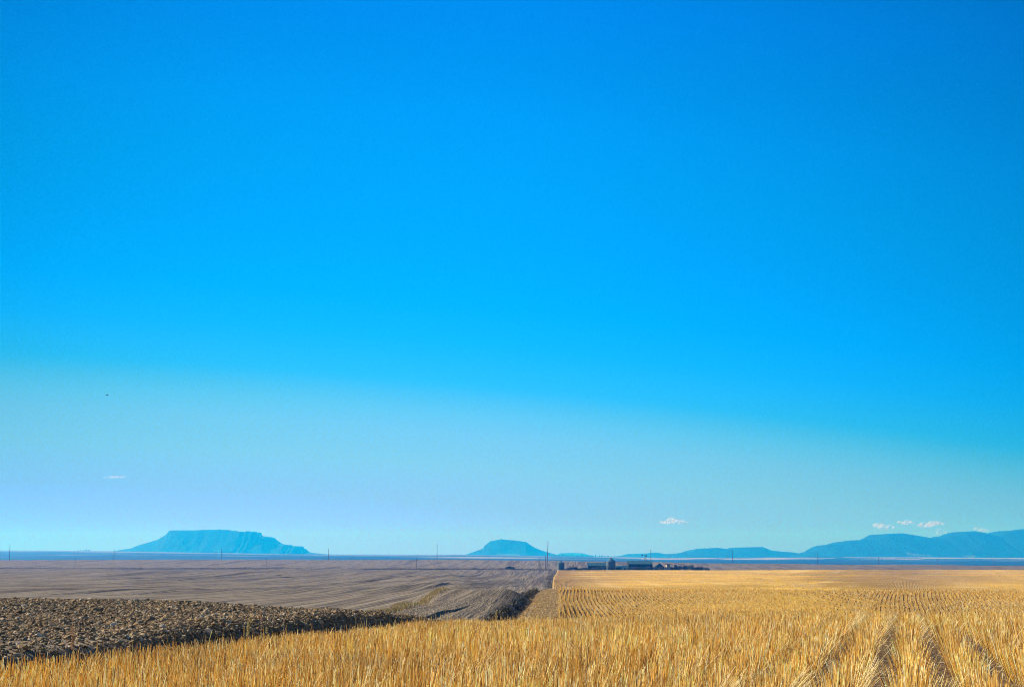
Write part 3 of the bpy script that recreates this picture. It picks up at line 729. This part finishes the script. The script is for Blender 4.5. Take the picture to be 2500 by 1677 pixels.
grain_bin(1480, 1502.5, 1362, 'big round grain bin with cone roof, left side bright, between the two long sheds', .72)

def gable_shed(name, px0, px1, toppy, label, cat, depth=7, eave=.5, wall=M_darkwall, roof=M_roofsteel, ridge='x', Y=YB + 6, rz=0.0, windows=(), doors=(), basepy=None):
    cx = (px0 + px1)/2; g = ground(cx, Y); W = (px1 - px0)/2*Y/F; H = zpy(toppy, Y) - g.z; he = H*eave; D = depth/2
    root = empty(name, g, label, cat, 'farm buildings', rz)
    ov = .25
    if ridge == 'x':      # ridge runs left-right
        MB().add([(-W,-D,-.4),(W,-D,-.4),(W,D,-.4),(-W,D,-.4),(-W,-D,he),(W,-D,he),(W,D,he),(-W,D,he),(-W,0,H-.08),(W,0,H-.08)],
                 [(0,1,5,4),(2,3,7,6),(1,2,6,9,5),(3,0,4,8,7)]).build('wall', wall, root)
        mb = MB()
        for s in (-1, 1):
            y0, z0 = s*(D + ov), he - ov*(H - he)/D
            mb.add([(-W-ov, y0, z0), (W+ov, y0, z0), (W+ov, 0, H), (-W-ov, 0, H), (-W-ov, y0, z0+.1), (W+ov, y0, z0+.1), (W+ov, 0, H+.1), (-W-ov, 0, H+.1)],
                   [(0,1,2,3),(4,5,6,7),(0,1,5,4),(1,2,6,5),(3,0,4,7)])
        rf = mb.build('roof', roof, root)
    else:                 # gable faces the camera
        MB().add([(-W,-D,-.4),(W,-D,-.4),(W,D,-.4),(-W,D,-.4),(-W,-D,he),(W,-D,he),(W,D,he),(-W,D,he),(0,-D,H-.08),(0,D,H-.08)],
                 [(0,1,5,8,4),(2,3,7,9,6),(1,2,6,5),(3,0,4,7)]).build('wall', wall, root)
        mb = MB()
        for s in (-1, 1):
            x0, z0 = s*(W + ov), he - ov*(H - he)/W
            mb.add([(x0,-D-ov,z0),(x0,D+ov,z0),(0,D+ov,H),(0,-D-ov,H),(x0,-D-ov,z0+.1),(x0,D+ov,z0+.1),(0,D+ov,H+.1),(0,-D-ov,H+.1)],
                   [(0,1,2,3),(4,5,6,7),(0,1,5,4),(3,0,4,7),(1,2,6,5)])
        rf = mb.build('roof', roof, root)
    for wx, wz, ww, wh in windows:
        fr = MB().box(wx - ww/2, wx + ww/2, -D - .05, -D + .02, wz, wz + wh).build('window', M_pale, root)
        MB().box(wx - ww/2 + .1, wx + ww/2 - .1, -D - .08, -D - .052, wz + .1, wz + wh - .1).build('pane', M_dark, fr)
    for wx, ww, wh in doors:
        MB().box(wx - ww/2, wx + ww/2, -D - .06, -D + .02, 0, wh).build('door', M_pale if wall is M_darkwall else M_dark, root)
    return root, rf, H, W
gable_shed('long_shed', 1435, 1482, 1373.5, 'long low blue roofed shed left of the big grain bin', 'shed', 7, .6, wall=M_darkwall, windows=[(-5, .8, .8, .7)], doors=[(-2.2, 1.2, 1.8)])
b, rf, H, W = gable_shed('barn', 1533, 1591, 1369, 'long barn with teal metal roof and dark wall, windmill rising behind', 'barn', 9, .66,
    windows=[(-4.2, 1.0, .8, .8), (2.2, 1.0, .8, .8)], doors=[(-6.6, 1.1, 1.9), (4.6, 1.1, 2.0)])
for vx in (-5.6, -.1, 4.9): MB().box(vx - .2, vx + .2, -.35, .1, H - .1, H + .45).build('roof_vent', M_steel, rf)
gable_shed('small_shed', 1504, 1512, 1380.5, 'low dark lean shed against the right side of the big grain bin', 'shed', 4, .7)
gable_shed('small_shed', 1513.5, 1531, 1380.2, 'low pale ended metal shed just left of the long barn', 'shed', 4, .5, wall=M_pale, doors=[(.6, 1.0, 1.4)])
gable_shed('gabled_shed', 1598, 1621, 1374.5, 'dark shed with pitched roof right of the long barn', 'shed', 6, .35, roof=M_darkwall, ridge='y', doors=[(0, 1.4, 1.6)])
gable_shed('box_shed', 1625, 1634, 1376.5, 'tan sided upright little shed right of the dark pitched shed', 'shed', 2.6, .84, wall=M_tan, roof=M_darkwall, rz=R(28))

# windmill
Yw = YB + 22; g = ground(1575.5, Yw); H = zpy(1355.5, Yw) - g.z
wm = empty('windmill', g, 'small farm windmill with tail vane behind the long barn', 'windmill')
mb = MB(); top = .35
for sx in (-1, 1):
    for sy in (-1, 1): mb.tube((sx*1.5, sy*1.5, 0), (sx*top*.5, sy*top*.5, H), .11, n=5)
for lv in range(1, 6):
    f = lv/6; q = 1.5*(1 - f) + top*.5*f; zz = H*f; f2 = (lv - 1)/6; q2 = 1.5*(1 - f2) + top*.5*f2; z2 = H*f2
    for a, b_ in (((-1,-1),(1,-1)), ((1,-1),(1,1)), ((1,1),(-1,1)), ((-1,1),(-1,-1))):
        mb.tube((a[0]*q, a[1]*q, zz), (b_[0]*q, b_[1]*q, zz), .035, n=4)
        mb.tube((a[0]*q2, a[1]*q2, z2), (b_[0]*q, b_[1]*q, zz), .03, n=4)
mb.build('tower', M_wood, wm)
hd = MB().box(-.9, .3, -.12, .12, H, H + .25).build('head', M_wood, wm)
rt = MB(); rc = Vector((.55, -.25, H + .25)); ax = Vector((.80, -.60, 0)).normalized(); sd = Vector((.60, .80, 0)); upv = Vector((0, 0, 1))
for kk in range(14):
    a0 = 2*math.pi*kk/14; a1 = a0 + .30
    def pt(a_, rr_, o): return rc + (sd*math.cos(a_) + upv*math.sin(a_))*rr_ + ax*o
    rt.add([pt(a0, .35, 0), pt(a1, .35, .05), pt(a1, 1.25, .18), pt(a0, 1.25, 0), pt(a0, .35, .03), pt(a1, .35, .08), pt(a1, 1.25, .21), pt(a0, 1.25, .03)],
           [(0,1,2,3),(7,6,5,4),(0,4,5,1),(2,6,7,3),(1,5,6,2),(0,3,7,4)])
rt.build('rotor', M_wood, wm)
MB().tube((-.8, .1, H + .15), (-1.9, .5, H + .2), .05, n=5).add([(-1.7,.42,H-.25),(-2.7,.75,H-.4),(-2.7,.75,H+.75),(-1.7,.42,H+.5),(-1.7,.47,H-.25),(-2.7,.8,H-.4),(-2.7,.8,H+.75),(-1.7,.47,H+.5)],
    [(0,1,2,3),(7,6,5,4),(0,4,5,1),(1,5,6,2),(2,6,7,3),(3,7,4,0)]).build('tail_vane', M_wood, wm)

# auger leaning on the big bin
g = ground(1474, YB - 3)
au = empty('grain_auger', g, 'dark grain auger sloping up against the left of the big grain bin', 'auger')
MB().tube((0, 0, .4), (4.4, 1.5, 4.6), .16, n=8).build('tube', M_darkwall, au)
MB().tube((1.6, -.8, .4), (2.2, .7, 2.4), .06, n=5).tube((1.6, 1.6, .4), (2.2, .7, 2.4), .06, n=5).build('undercarriage', M_darkwall, au)
for s in (-.9, 1.7):
    MB().tube((1.6, s - .08, .4), (1.6, s + .08, .4), .4, n=16).build('wheel', M_dark, au)
MB().lathe([(.15, .1), (.5, .7), (.55, .7), (.2, .05)], 10).build('hopper', M_steel, au)

# pale odds and ends by the barn wall
for px, w, hgt, lab in ((1551, 1.3, .7, 'white metal tank lying in front of the left half of the long barn'), (1556.5, 1.0, 1.0, 'white tank with rounded ends, second before the long barn'), (1574.5, .9, .8, 'white tank at the middle of the long barn')):
    g = ground(px, YB + .3); t = empty('fuel_tank', g, lab, 'tank', 'white tanks before the barn')
    MB().tube((-w*.6, 0, .9 + hgt/2), (w*.6, 0, .9 + hgt/2), hgt/2, n=16).tube((-w*.72, 0, .9 + hgt/2), (-w*.6, 0, .9 + hgt/2), hgt*.3, hgt/2, n=16).tube((w*.6, 0, .9 + hgt/2), (w*.72, 0, .9 + hgt/2), hgt/2, hgt*.3, n=16).build('tank', M_pale, t)
    lg = MB()
    for sx in (-.45, .45):
        for sy in (-.25, .25): lg.tube((sx*w, sy, 0), (sx*w, sy*.8, 1.05), .04, n=5)
    lg.box(-.5*w, .5*w, -.26, .26, .86, .92).build('stand', M_wood, t)

# ------------------------------------------------------------------ shrubs and trees
SHP = {'dark': [(.045,.052,.035),(.065,.055,.04),(.035,.04,.035)], 'grey': [(.10,.08,.07),(.075,.06,.055),(.12,.10,.075)], 'green': [(.055,.08,.03),(.075,.09,.035),(.04,.055,.025)], 'straw': [(.5,.36,.15),(.4,.3,.12),(.3,.28,.1)]}
def shrub(px, Y, w, h_, tone, label, group=None, n=420, name='shrub', leaf=.26):
    g = ground(px, Y); root = empty(name, g, label, 'shrub', group)
    leaf_cloud('foliage', n, (w/2*1.25, w/2*.9, h_*.62), h_*.48, leaf, SHP[tone], root, lump=5, up=.8)
    mb = MB()
    for _ in range(5):
        a = random.uniform(0, 6.28); branches(mb, Vector((0, 0, -.05)), Vector((math.cos(a)*.5, math.sin(a)*.5, 1)).normalized(), h_*.45, .035, 1)
    mb.build('stems', M_wood, root)
    return root
HED = 'shrubs of the hedge round the farm'
hed = [  # px, width px, height px, tone, label
 (1384,12,4,'grey','low grey shrub at the far left end of the farm hedge'),
 (1394,14,6,'green','greenish shrub under the bare tree'),
 (1405,13,6,'dark','dark shrub just right of the bare tree'),
 (1416,13,6,'dark','dark shrub between the bare tree and the long low shed'),
 (1428,13,5.5,'grey','grey shrub reaching the left end of the long low shed'),
 (1439,13,6,'dark','dark shrub before the left end of the long low shed'),
 (1451,14,6,'grey','grey shrub before the middle of the long low shed'),
 (1463,14,7.5,'green','taller greenish shrub before the right half of the long low shed'),
 (1474,13,6.5,'grey','grey shrub at the foot of the auger'),
 (1486,14,6.5,'dark','dark shrub before the left foot of the big grain bin'),
 (1497,12,7,'dark','dark shrub before the right foot of the big grain bin'),
 (1509,13,6,'green','green shrub before the low dark lean shed'),
 (1540,14,6,'green','green shrub at the left corner of the long barn'),
 (1552,15,7,'grey','grey shrub before the left half of the long barn'),
 (1565,15,8,'green','tall green shrub before the middle of the long barn'),
 (1578,15,8,'grey','grey shrub before the right half of the long barn'),
 (1590,14,8,'dark','dark shrub at the right corner of the long barn'),
 (1602,14,7.5,'green','greenish shrub before the left of the pitched dark shed'),
 (1614,13,7,'grey','grey shrub before the right of the pitched dark shed'),
 (1638,13,6,'dark','dark shrub right behind the little tan shed'),
 (1647,10,10,'dark','narrow upright dark shrub right of the little tan shed'),
 (1661,15,8,'grey','grey shrub at the left of the dense right hand thicket'),
 (1673,16,9.5,'dark','big dark shrub at the middle of the right hand thicket'),
 (1685,16,11,'green','tallest shrub of the right hand thicket with a spiky top'),
 (1698,16,8,'dark','dark rounded shrub on the right of the thicket'),
 (1711,15,7.5,'dark','dark low shrub near the right end of the thicket'),
 (1723,14,6,'grey','low grey shrub ending the hedge on the right')]
for px, w, hh, tone, lab in hed:
    shrub(px, YB - 5 + random.uniform(-2, 1.5), w*S*1.25, hh*S*1.2, tone, lab, HED, n=1100, leaf=.30)
shrub(1246.5, 1058, 20*S, 9*S, 'green', 'round green bush alone on the bare field left of the tall leaning pole', n=2200)
shrub(1162, 1058, 12*S, 3.5*S, 'grey', 'faint low grey bush at the field edge below the left foot of the smaller butte')
shrub(1336, 1066, 13*S, 15*S, 'grey', 'bare twiggy grey bush round the foot of the tall leaning pole', n=300, leaf=.1)

def bare_tree(px, Y, hpx, wpx, label):
    g = ground(px, Y); h_ = hpx*Y/F; root = empty('bare_tree', g, label, 'tree')
    MB().tube((0,0,-.2), (.05,0,h_*.3), .14, .1, 8).build('trunk', M_wood, root)
    mb = MB()
    for _ in range(7):
        a = random.uniform(0, 6.28); branches(mb, Vector((.05, 0, h_*random.uniform(.15, .3))), Vector((math.cos(a)*.9, math.sin(a)*.5, random.uniform(.6, 1.1))).normalized(), h_*.36, .07, 2, .6)
    mb.build('crown', M_wood, root)
    return root
bare_tree(1396, YB, 16, 13, 'small leafless tree between the smaller grain bin and the long low shed')

# distant trees on the plain
def far_tree(px, Y, hpx, wpx, label, group):
    x = u_of(px)*Y; g = Vector((x, Y, float(ZF(np.array([x]), np.array([Y]))[0]))); hm, w = hpx*Y/F, wpx*Y/F
    root = empty('distant_tree', g, label, 'tree', group)
    leaf_cloud('crown', 160, (w*.5, w*.5, hm*.5), hm*.55, w*.16, SHP['dark'], root, lump=3)
    MB().tube((0,0,-1), (0,0,hm*.6), w*.05, w*.03, 6).build('trunk', M_wood, root)
dt = 'grove of tiny dark trees on the far plain below the long butte'
for j, px in enumerate(np.linspace(494, 566, 13)):
    far_tree(px + random.uniform(-1.5, 1.5), 10450, 3.2 + random.uniform(-.8, .8), 6.5, 'tiny dark tree in the long grove on the plain below the flat topped butte', dt)
dt = 'tiny trees on the skyline left of the long butte'
for j, px in enumerate((191, 196, 203, 207, 211, 215, 219)):
    far_tree(px, 10450, 2.4 + random.uniform(-.6, .6), 4, 'tiny dark tree on the skyline plain left of the flat topped butte', dt)
dt = 'tiny trees on the plain right of the smaller butte'
for j, px in enumerate(np.linspace(1352, 1485, 18)):
    far_tree(px + random.uniform(-2, 2), 10400, 2.6 + random.uniform(-1, 1.4), 5, 'tiny dark tree on the plain below the faint ridge right of the smaller butte', dt)

# ------------------------------------------------------------------ dry grass and weeds
def grass_patch(name, x, y, hmin, hmax, r, pal, spread=.25):
    N = len(x); base = np.stack([x, y, Z(x, y) - .01], 1)
    tip = base + np.stack([rng.normal(0, spread, N), rng.normal(0, spread, N), np.ones(N)], 1)*rng.uniform(hmin, hmax, (N, 1))
    V, Fc = prisms(base, tip, np.full(N, r), np.full(N, r*.3))
    cc = np.array(pal)[rng.choice(len(pal), N)]*rng.uniform(.7, 1.2, (N, 1))
    return tag(np_mesh(name, V, Fc, M_stub, np.repeat(np.clip(cc, 0, .9), 6, 0)), kind='stuff')
# swale of dry grass down the left of the knoll
sw = [(1092,1439,150),(1060,1447,134),(1030,1458,118),(1000,1473,100),(975,1484,88),(950,1492,80),(910,1500,72)]
N = 9000; t = rng.uniform(0, len(sw) - 1.001, N); ki = t.astype(int); tf = t - ki
pxs = np.array([a[0] for a in sw], float); Ys = np.array([a[2] for a in sw], float)
yy = Ys[ki]*(1 - tf) + Ys[ki + 1]*tf; pp = pxs[ki]*(1 - tf) + pxs[ki + 1]*tf
xx = (pp - 1250)/F/UC*yy + rng.normal(0, .22, N)*np.interp(yy, [70, 100, 150], [1.0, 1.6, 1.1]); yy = yy + rng.normal(0, .8, N)
grass_patch('dry_grass', xx, yy, .08, .3, .02, [(.55,.40,.18),(.48,.34,.14),(.34,.33,.12),(.6,.48,.26)])
# trash and straw strip at the field corner
N = 70000; yy = rng.uniform(80, 205, N); xx = B(yy) + rng.uniform(0, 1, N)**1.2*(u_of(1364)*yy - B(yy)) - rng.exponential(.3, N)
pk = vnoise(xx, yy, .5, 77)*.6 + vnoise(xx, yy, 1.8, 78)*.4 > .38; grass_patch('straw_litter', xx[pk], yy[pk], .03, .10, .022, [(.68,.50,.22),(.62,.43,.14),(.34,.22,.10),(.78,.66,.42)], 1.2)
# weedy line along the track
N = 16000; xx = rng.uniform(-.46, .028, N)*1056; yy = np.full(N, 1056.) + rng.normal(0, 1.2, N)
grass_patch('weed_line', xx, yy, .3, .9, .12, [(.07,.055,.04),(.10,.08,.055),(.05,.045,.03)], .3)
# weeds along the ditch further off, their dark colour standing in for bank shade
N = 2600; yy = rng.uniform(200, 1000, N); xx = B(yy) - rng.uniform(0, 1, N)**1.5*np.interp(yy, [200, 1000], [1.6, 5])
pk = vnoise(xx*0, yy, .05, 61) > .3; grass_patch('ditch_shade_weeds', xx[pk], yy[pk], .12, .45, .05, [(.10,.08,.06),(.17,.13,.09),(.08,.08,.045)], .4)

N = 9000; yy = rng.uniform(60, 200, N); xx = B(yy) + .1 - rng.uniform(0, 1, N)**1.3*1.3  # dark-coloured tufts that paint in the bank's shaded band along the nearer ditch
pk = vnoise(xx, yy, .35, 63)*.5 + vnoise(xx*0, yy, .12, 64)*.5 > .36
grass_patch('ditch_shade_weeds', xx[pk], yy[pk], .06, .32, .03, [(.055,.045,.032),(.09,.068,.045),(.05,.055,.028),(.16,.12,.07)], .5)
def weed(px, toppy, Y, label, tone, nstem=3, headed=True, name='weed'):
    g = ground(px, Y); H = max(.3, zpy(toppy, Y) - g.z)
    root = empty(name, g, label, 'weed', 'dry weeds along the stubble edge')
    mb = MB(); hb = []
    for j in range(nstem):
        hh = H*(1 if j == 0 else random.uniform(.5, .85)); dx, dy = random.uniform(-.05, .05), random.uniform(-.05, .05)
        p1 = Vector((dx*.5, dy*.5, hh*.5)); p2 = Vector((dx*1.6, dy*1.6, hh))
        mb.tube((random.uniform(-.02, .02), 0, 0), p1, .005, .004, 5).tube(p1, p2, .004, .0025, 5); hb.append((p1, p2))
    mb.build('stem', M_strawflat, root)
    if headed:
        n = 60*nstem; w = np.zeros(n, int); t = rng.uniform(.35, 1, n)
        p = np.array([list(hb[a_][0].lerp(hb[a_][1], float(t_))) for a_, t_ in zip(w, t)]) + rng.normal(0, .012, (n, 3))
        a_ = rng.normal(0, 1, (n, 3)); a_ /= np.linalg.norm(a_, axis=1, keepdims=True); b_ = np.cross(a_, rng.normal(0, 1, (n, 3))); b_ /= np.linalg.norm(b_, axis=1, keepdims=True)
        s_ = .014
        V = np.stack([p - a_*s_, p + b_*s_*.5, p + a_*s_, p - b_*s_*.5], 1).reshape(-1, 3)
        cc = np.array(SHP[tone])[rng.choice(3, n)]
        np_mesh('seed_head', V, np.arange(4*n).reshape(-1, 4), M_stub, np.repeat(cc, 4, 0), parent=root)
    return root
M_strawflat = mat_flat('dry_stem', (.42, .28, .10), (.58, .42, .19), 30, .7)
SHP['rust'] = [(.30,.16,.09),(.38,.22,.12),(.24,.14,.08)]
weed(198, 1533, 13.0, 'tall single reddish weed stalk before the ploughed clods near the left edge', 'rust', 1)
weed(602, 1506, 19.5, 'tall straw coloured weed spike, left of the rusty one, before the clods', 'straw', 3)
weed(647, 1490, 20.3, 'tall rusty seed headed weed before the clods', 'rust', 1)
weed(667, 1532, 20.5, 'short pale weed stalk right of the rusty one', 'straw', 1)
weed(1213, 1490, 36.5, 'upright golden weed tuft at the crest of the stubble below the knoll', 'straw', 3)
weed(70, 1560, 12.4, 'cluster of tall straw stalks at the lower left edge of the stubble', 'straw', 3, False)
weed(872, 1505, 24, 'thin pair of straw stalks standing before the right end of the clods', 'straw', 2, False)
shrub(1238, 92, .5, .42, 'green', 'small yellow green tussock on the knoll just above the stubble crest', n=260, name='tussock', leaf=.05)

# ------------------------------------------------------------------ bird
Yb = 300.0; p = at(262, 964.5, Yb)
bird = empty('bird', p, 'tiny dark bird flying in the open sky at left', 'bird', rz=R(25))
mb = MB()
prof = [(-.26,.0),(-.2,.035),(-.08,.065),(.05,.07),(.14,.05),(.19,.045),(.23,.03),(.27,.0)]
vs_, fs = [], []
for xx_, rr_ in prof:
    for kk in range(10):
        a = 2*math.pi*kk/10; vs_.append((xx_, rr_*math.cos(a), rr_*.85*math.sin(a)))
for j in range(len(prof) - 1):
    for kk in range(10): fs.append((j*10 + kk, j*10 + (kk+1) % 10, (j+1)*10 + (kk+1) % 10, (j+1)*10 + kk))
mb.add(vs_, fs, True)
mb.build('body', M_bird, bird)
for s in (-1, 1):
    w = MB()
    st = [(0, .0, .12, -.10), (.18, .10, .13, -.09), (.36, .09, .06, -.14), (.52, -.02, -.05, -.18)]   # span, height, lead, trail
    vs_ = []
    for sp, hz, ld, trl in st:
        vs_ += [(ld, s*(.03 + sp), hz + .012), (trl, s*(.03 + sp), hz + .004), (trl, s*(.03 + sp), hz - .004), (ld, s*(.03 + sp), hz - .012)]
    fs = []
    for j in range(3):
        for kk in range(4): fs.append((j*4 + kk, j*4 + (kk+1) % 4, (j+1)*4 + (kk+1) % 4, (j+1)*4 + kk))
    fs += [(0,1,2,3), (12,13,14,15)]
    w.add(vs_, fs).build('wing', M_bird, bird)
MB().add([(-.22,-.02,.01),(-.22,.02,.01),(-.38,.07,.01),(-.38,-.07,.01),(-.22,-.02,-.01),(-.22,.02,-.01),(-.38,.07,0),(-.38,-.07,0)],
         [(0,1,2,3),(7,6,5,4),(0,3,7,4),(1,5,6,2),(2,6,7,3)]).build('tail', M_bird, bird)

# ------------------------------------------------------------------ clouds (real volumes, beyond and above the haze)
def mat_cloud(name, dens):
    t = NT(name, 1.0, 0.0); t.base((.95, .95, .96))
    tc = t.n.new('ShaderNodeTexCoord')
    lw_ = t.n.new('ShaderNodeLayerWeight'); lw_.inputs[0].default_value = .5
    core = t.math('POWER', t.math('SUBTRACT', 1.0, lw_.outputs['Facing']), 1.8)
    nz = t.noise(1.9, tc.outputs['Object'], 5, .6)
    al = t.math('MULTIPLY', t.math('MULTIPLY', core, t.math('MULTIPLY_ADD', nz, 2.4, -.35, clamp=True)), dens, clamp=True)
    tr = t.n.new('ShaderNodeBsdfTransparent'); mx = t.n.new('ShaderNodeMixShader')
    t.translucent((.95, .95, .96), .5); body = t.out.inputs['Surface'].links[0].from_socket
    t.l.new(al, mx.inputs[0]); t.l.new(tr.outputs[0], mx.inputs[1]); t.l.new(body, mx.inputs[2]); t.l.new(mx.outputs[0], t.out.inputs['Surface'])
    return t.m
YC = 30000
CL = [(1640,1275,50,20,.5,6,'small puffy white cloud low above the farm'),(1668,1274,22,7,.4,3,'thin pale wisp trailing right of the cloud above the farm'),
      (2158,1284,46,20,.55,5,'white cloud over the flat left summit of the big mountain'),
      (2212,1276,32,13,.55,4,'little bright cloud, highest above the big mountain'),
      (2266,1281,64,19,.5,7,'broad white cloud above the saddle of the big mountain'),
      (2296,1300,14,16,.35,3,'faint small puff just above the saddle between the summits'),
      (2398,1293,30,18,.3,4,'very faint upright cloud wisp above the right hand dip of the mountains'),
      (283,1165,42,10,.28,4,'thin faint white cloud streak above the left end of the long butte')]
import bmesh
for px, py, wpx, hpx, dn, npuf, lab in CL:
    p = at(px, py, YC); sc = YC/F; W_, H_ = wpx*sc/2*1.15, hpx*sc/2*1.3
    bm = bmesh.new()
    for j in range(npuf):
        f = (j + .5)/npuf*2 - 1; rr_ = H_*random.uniform(.55, .95)*(1 - .45*abs(f))
        b2 = bmesh.ops.create_icosphere(bm, subdivisions=3, radius=1.0)['verts']
        o_ = Vector((f*W_*.8, random.uniform(-.3, .3)*W_, random.uniform(-.3, .3)*H_)); sx_ = max(1.3, W_/(npuf*rr_)*2.0)*random.uniform(.9, 1.2)
        for v_ in b2:
            d_ = v_.co.normalized(); k_ = rr_*(1 + .35*mnoise.noise(d_*2.1 + Vector((px, j, 0))))
            v_.co = Vector((d_.x*k_*sx_, d_.y*k_*1.3, max(d_.z*k_, -rr_*.45))) + o_
    me = bpy.data.meshes.new('cloud'); bm.to_mesh(me); bm.free()
    for pl in me.polygons: pl.use_smooth = True
    me.transform(__import__('mathutils').Matrix.Scale(1/W_, 4))
    o = bpy.data.objects.new('cloud', me); col.objects.link(o); o.scale = (W_, W_, W_)
    o.data.materials.append(mat_cloud('cloud_vapour', dn)); o.location = p
    tag(o, lab, 'cloud', 'small clouds low in the sky')

# ------------------------------------------------------------------ haze
hz = MB().box(-19000, 19000, -400, 21500, -75, 330)
m = bpy.data.materials.new('haze_air'); m.use_nodes = True; n, l = m.node_tree.nodes, m.node_tree.links
n.remove(n['Principled BSDF']); v = n.new('ShaderNodeVolumePrincipled')
v.inputs['Color'].default_value = (.004, .275, 1.0, 1); v.inputs['Density'].default_value = 1/6000
v.inputs['Absorption Color'].default_value = (1, 1, 1, 1); v.inputs['Anisotropy'].default_value = 0.2
l.new(v.outputs[0], n['Material Output'].inputs['Volume'])
tag(hz.build('haze', m), kind='stuff')
